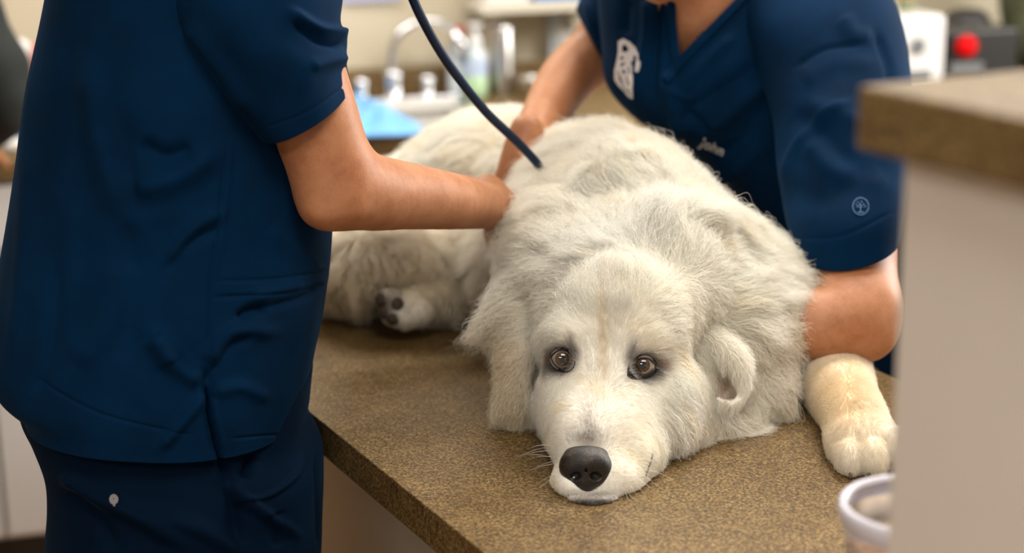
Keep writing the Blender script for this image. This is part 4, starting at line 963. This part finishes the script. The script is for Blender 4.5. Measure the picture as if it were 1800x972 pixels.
add_hand(SB, PD(1250, 585, 1.96), -RT, UP+FW*.2, 1, .5)
for q, xx in ((-.10, 0), (.11, 1)):
    hp = PD(1680, 700, 2.34)+np.array([q*.5, q*.8, 0]); SB.limb([(hp, .07), (np.array([hp[0]+.02, hp[1]+.02, .48]), .055), (np.array([hp[0]+.03, hp[1]+.03, .09]), .045)], .03)
vB, qB = SB.nets(); vB = smooth_mesh(vB, qB, 2); del SB.F
manB = fast_mesh('person', vB, qB, SKIN); tag(manB, 'person in embroidered navy scrubs leaning over and hugging the dog from the right', 'person')
head_parts(PhB, axB, manB, HAIRB)
vB1, qB1 = loft([(1160, -120, 1300, -140, 2.28, .06, 0), (1085, -80, 1420, -130, 2.27, .10, 0), (1052, -20, 1490, -70, 2.26, .12, 0), (1058, 80, 1540, 10, 2.255, .125, -.01), (1070, 150, 1570, 90, 2.255, .13, -.02), (1120, 210, 1592, 160, 2.26, .13, -.02),
                 (1195, 262, 1602, 240, 2.27, .13, -.02), (1285, 345, 1630, 340, 2.28, .13, -.02), (1370, 450, 1680, 460, 2.30, .13, -.01), (1450, 560, 1740, 600, 2.32, .14, 0), (1500, 700, 1780, 740, 2.34, .15, 0), (1525, 800, 1800, 830, 2.34, .15, 0)], 300, 240, 2.3)
FB = [([(1375, 113), (1296, 188), (1235, 236)], 16, .010), ([(1400, 60), (1300, 140), (1200, 200)], 14, -.006), ([(1165, 120), (1185, 190), (1200, 245)], 12, .008), ([(1138, -10), (1135, 80), (1110, 180)], 10, .007), ([(1155, 0), (1150, 90), (1150, 170)], 7, -.006), ([(1100, 0), (1096, 60)], 10, -.005),
      ([(1385, 109), (1444, 79), (1513, 74)], 4, -.003), ([(1345, 47), (1365, 85), (1385, 109)], 4, -.003), ([(1395, 125), (1450, 95), (1520, 92)], 8, .004), ([(1340, 250), (1300, 300), (1260, 320)], 16, .006), ([(1350, 180), (1300, 250), (1250, 275)], 14, -.005), ([(1210, 90), (1180, 130)], 8, -.004),
      ([(1165, 145), (1195, 165), (1218, 178)], 5, .004), ([(1290, 60), (1230, 120), (1190, 170)], 10, .004), ([(1200, 200), (1230, 215), (1260, 235)], 10, -.006)]
vB1, _ = folds(vB1, qB1, FB, (.004, (9, 9, 6), 43))
tB = bvh(vB1, qB1)
qv = cull(vB1, qB1, [(1186, -60), (1187, 40), (1192, 102), (1290, 2), (1330, -60)])
topB = cloth('scrub_top', vB1, qv, NAVY, manB)
ribbon('collar', tB, [(1180, -40), (1181, 40), (1189, 112)], 16, NAVY, topB, .003); ribbon('collar', tB, [(1335, -48), (1298, 4), (1196, 108), (1170, 142)], 16, NAVY, topB, .0042)
v, q = loft([(1290, -60, 1510, -100, 2.20, .06, 0), (1300, 30, 1556, -20, 2.17, .10, 0), (1335, 120, 1584, 60, 2.13, .105, 0), (1362, 210, 1592, 150, 2.075, .105, 0), (1371, 300, 1592, 240, 2.03, .100, 0), (1384, 385, 1586, 335, 1.985, .095, 0), (1403, 444, 1576, 398, 1.965, .084, .012)], 240, 170, 2.15)
v, _ = folds(v, q, [([(1503, 178), (1439, 212), (1400, 262), (1376, 316)], 9, .004), ([(1540, 60), (1560, 120), (1565, 180)], 8, -.005), ([(1400, 120), (1450, 88), (1520, 80)], 6, -.002), ([(1410, 145), (1470, 112), (1540, 118)], 18, .003), ([(1395, 200), (1440, 230), (1500, 300)], 22, -.004), ([(1420, 190), (1480, 200), (1560, 250)], 18, .004), ([(1480, 30), (1500, 60), (1530, 70)], 16, .004), ([(1380, 330), (1450, 350), (1540, 300)], 26, -.004), ([(1400, 420), (1480, 415), (1570, 372)], 3, -.001), ([(1420, 250), (1470, 300), (1560, 330)], 20, .004)], (.0035, (8, 8, 6), 52))
slB = cloth('sleeve', v, q, NAVY, manB); tS = bvh(v, q)
v, q = loft([(1060, -90, 1150, -60, 2.33, .05, 0), (1035, -30, 1125, 60, 2.34, .07, 0), (1018, 2, 1085, 100, 2.355, .068, 0), (1012, 18, 1062, 108, 2.365, .064, 0)], 160, 80, 2.1)
v, _ = folds(v, q, [([(1030, 0), (1042, 50), (1066, 90)], 6, .004)], (.0025, (9, 9, 6), 61)); cloth('sleeve', v, q, NAVY, manB)
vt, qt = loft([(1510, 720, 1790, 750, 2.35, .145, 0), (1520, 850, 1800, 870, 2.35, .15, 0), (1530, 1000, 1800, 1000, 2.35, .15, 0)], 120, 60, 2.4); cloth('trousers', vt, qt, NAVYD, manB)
for q_ in (-.08, .08):
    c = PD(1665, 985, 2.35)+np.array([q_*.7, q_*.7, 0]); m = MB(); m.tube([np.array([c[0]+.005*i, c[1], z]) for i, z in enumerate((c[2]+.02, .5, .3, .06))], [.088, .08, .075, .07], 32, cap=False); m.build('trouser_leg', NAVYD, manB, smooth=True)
c = PD(1665, 985, 2.35); shoes(manB, [(c[0]-.06+.02, c[1]-.06), (c[0]+.08, c[1]+.06)], -ND)
# chest embroidery
lc = lambda P: [(1050+a/3.47, 40+b/3.47) for a, b in P]
LOGO = [lc([(128, 150), (130, 112), (160, 98), (200, 118), (232, 150), (250, 190), (252, 225), (242, 222), (236, 195), (220, 200), (215, 250), (212, 300), (218, 345), (214, 400), (216, 465), (192, 452), (165, 420), (130, 385), (104, 345), (106, 290), (118, 240), (126, 200)]),
        lc([(240, 222), (262, 236), (262, 262), (250, 300), (230, 298), (236, 262)])]
HOLE = [lc([(150, 145), (170, 130), (195, 160), (180, 180), (152, 175)]), lc([(205, 235), (225, 238), (222, 262), (204, 258)]), lc([(140, 255), (165, 238), (172, 246), (150, 272)]), lc([(120, 300), (126, 292), (150, 345), (146, 352)]), lc([(150, 385), (156, 380), (180, 425), (176, 430)]), lc([(175, 330), (183, 326), (200, 380), (190, 384)]), lc([(128, 330), (136, 326), (160, 372), (152, 378)]), lc([(150, 290), (166, 284), (176, 308), (158, 314)]), lc([(180, 400), (187, 398), (206, 440), (198, 444)]), lc([(186, 270), (196, 268), (200, 310), (192, 312)]), lc([(140, 210), (165, 205), (160, 222), (140, 228)])]
decal('chest_logo', tB, lambda x, y: any(inpoly(x, y, P) for P in LOGO) and not any(inpoly(x, y, P) for P in HOLE), (1076, 66, 1128, 178), 1.1, EMB, topB)
lettering('name_embroidery', 'John', tB, 1230, 256, 22, 24, EMB, topB, 1.12)
def treecrest(x, y):
    u, v = (x-1513)/15, (y-363)/16; r = math.hypot(u, v)
    return .84 < r < 1 or (abs(u) < .09 and -.2 < v < .75) or (r < .62 and v < .15 and (math.sin(u*14)*math.cos(v*13) > .1)) or (.58 < v < .72 and abs(u) < .35)
decal('sleeve_crest', tS, treecrest, (1497, 346, 1530, 380), .9, EMBB, slB)

# stethoscope: from the left person's neck down into the coat
TUBE = mat('navy_rubber_tube', (0.002, 0.016, 0.05), 0.4, spec=.3); bump(TUBE, 60, .03)
st = empty('stethoscope', tuple(PD(957, 312, 2.04))); tag(st, 'navy rubber stethoscope tube slanting down into the white fur', 'stethoscope')
pth = [PD(640, -330, 1.74), PD(670, -150, 1.76), (PD(722, -12, 1.80)), PD(748, 45, 1.83), PD(788, 112, 1.87), PD(850, 192, 1.93), PD(912, 252, 1.98), PD(948, 292, 2.01), PD(962, 318, 2.04)]
addc(MB().tube(spline(pth, 8), .0052, 20), 'tubing', TUBE, st, smooth=True)
e_ = pth[-1]; addc(MB().lathe(e_, [(0, 0), (.008, .001), (.010, .01), (.021, .012), (.023, .018), (.021, .022), (0, .023)], 40, ax=FW-UP*.6), 'chest_piece', CHROME, st, smooth=True)
b0 = pth[0]; 
for s in (-1, 1): addc(MB().tube(spline([b0, PhA(s*.05, -.12, .11), PhA(s*.088, -.07, .05), PhA(s*.084, -.008, .006)], 6), .0028, 12), 'ear_tube', CHROME, st, smooth=True)

# --- third person, only an arm showing at the left edge
PC0 = on_counter(-60, -.30); S = SDF(PC0*[1, 1, 0]+np.array([-.62, -.3, 0]), PC0*[1, 1, 0]+np.array([.32, .3, 1.95]), .008); c = PC0*[1, 1, 0]-WD*.30
S.limb([(c+ZD*.98, .13), (c+ZD*1.20, .13), (c+ZD*1.40, .14)], .05); S.limb([(c+ZD*1.45-WD*.15, .06), (c+ZD*1.45+WD*.15, .06)], .04); S.limb([(c+ZD*1.42, .07), (c+ZD*1.58, .052)], .03)
for sg in (-1, 1): S.limb([(c+WD*sg*.09+ZD*.95, .09), (c+WD*sg*.1+ZD*.5, .06), (c+WD*sg*.1+ZD*.09, .045)], .03)
el = on_wall(6, 165, -.30); shd = el+np.array([-.11, .02, .27]); wr_ = on_wall(-60, 262, -.18)
S.limb([(shd, .05), (el, .04), (wr_, .026)], .02); add_hand(S, wr_, -WN-ZD*.3, ZD, 1, .6, .9); S.limb([(c+ZD*1.42-WD*.18, .05), (c+ZD*1.14-WD*.24, .04), (c+ZD*1.08-WD*.15-WN*.2, .026)], .02); add_hand(S, c+ZD*1.08-WD*.15-WN*.2, -WN, ZD, -1, .6, .9)
PhC, axC = add_head(S, c+ZD*1.70, -WN*.9-ZD*.3); v, q = S.nets(); v = smooth_mesh(v, q, 2); manC = fast_mesh('person', v, q, SKIN); tag(manC, 'person in a black sleeve at the back counter, only the elbow showing', 'person'); head_parts(PhC, axC, manC, HAIRB)
S = SDF(PC0*[1, 1, 0]+np.array([-.65, -.3, .85]), PC0*[1, 1, 0]+np.array([.35, .3, 1.6]), .008)
S.limb([(c+ZD*.95, .145), (c+ZD*1.20, .145), (c+ZD*1.40, .155)], .05); S.limb([(c+ZD*1.45-WD*.15, .072), (c+ZD*1.45+WD*.15, .072)], .04); S.limb([(shd, .066), (el, .056), (el*.3+wr_*.7, .042)], .02); S.limb([(c+ZD*1.42-WD*.18, .065), (c+ZD*1.14-WD*.24, .055), (c+ZD*1.09-WD*.17-WN*.14, .04)], .02)
v, q = S.nets(); v = smooth_mesh(v, q, 2); N__ = vnormals(v, q); v = v+N__*(.005*vnoise(v, 35, 9))[:, None]; fast_mesh('jumper', v, q, DKG, manC)
m = MB()
for sg in (-1, 1): m.tube([c+WD*sg*.085+ZD*.97, c+WD*sg*.1+ZD*.5, c+WD*sg*.1+ZD*.05], [.105, .08, .07], 28)
m.build('trousers', DKG, manC, smooth=True); shoes(manC, [tuple((c+WD*sg*.1)[:2]) for sg in (-1, 1)], -WN)
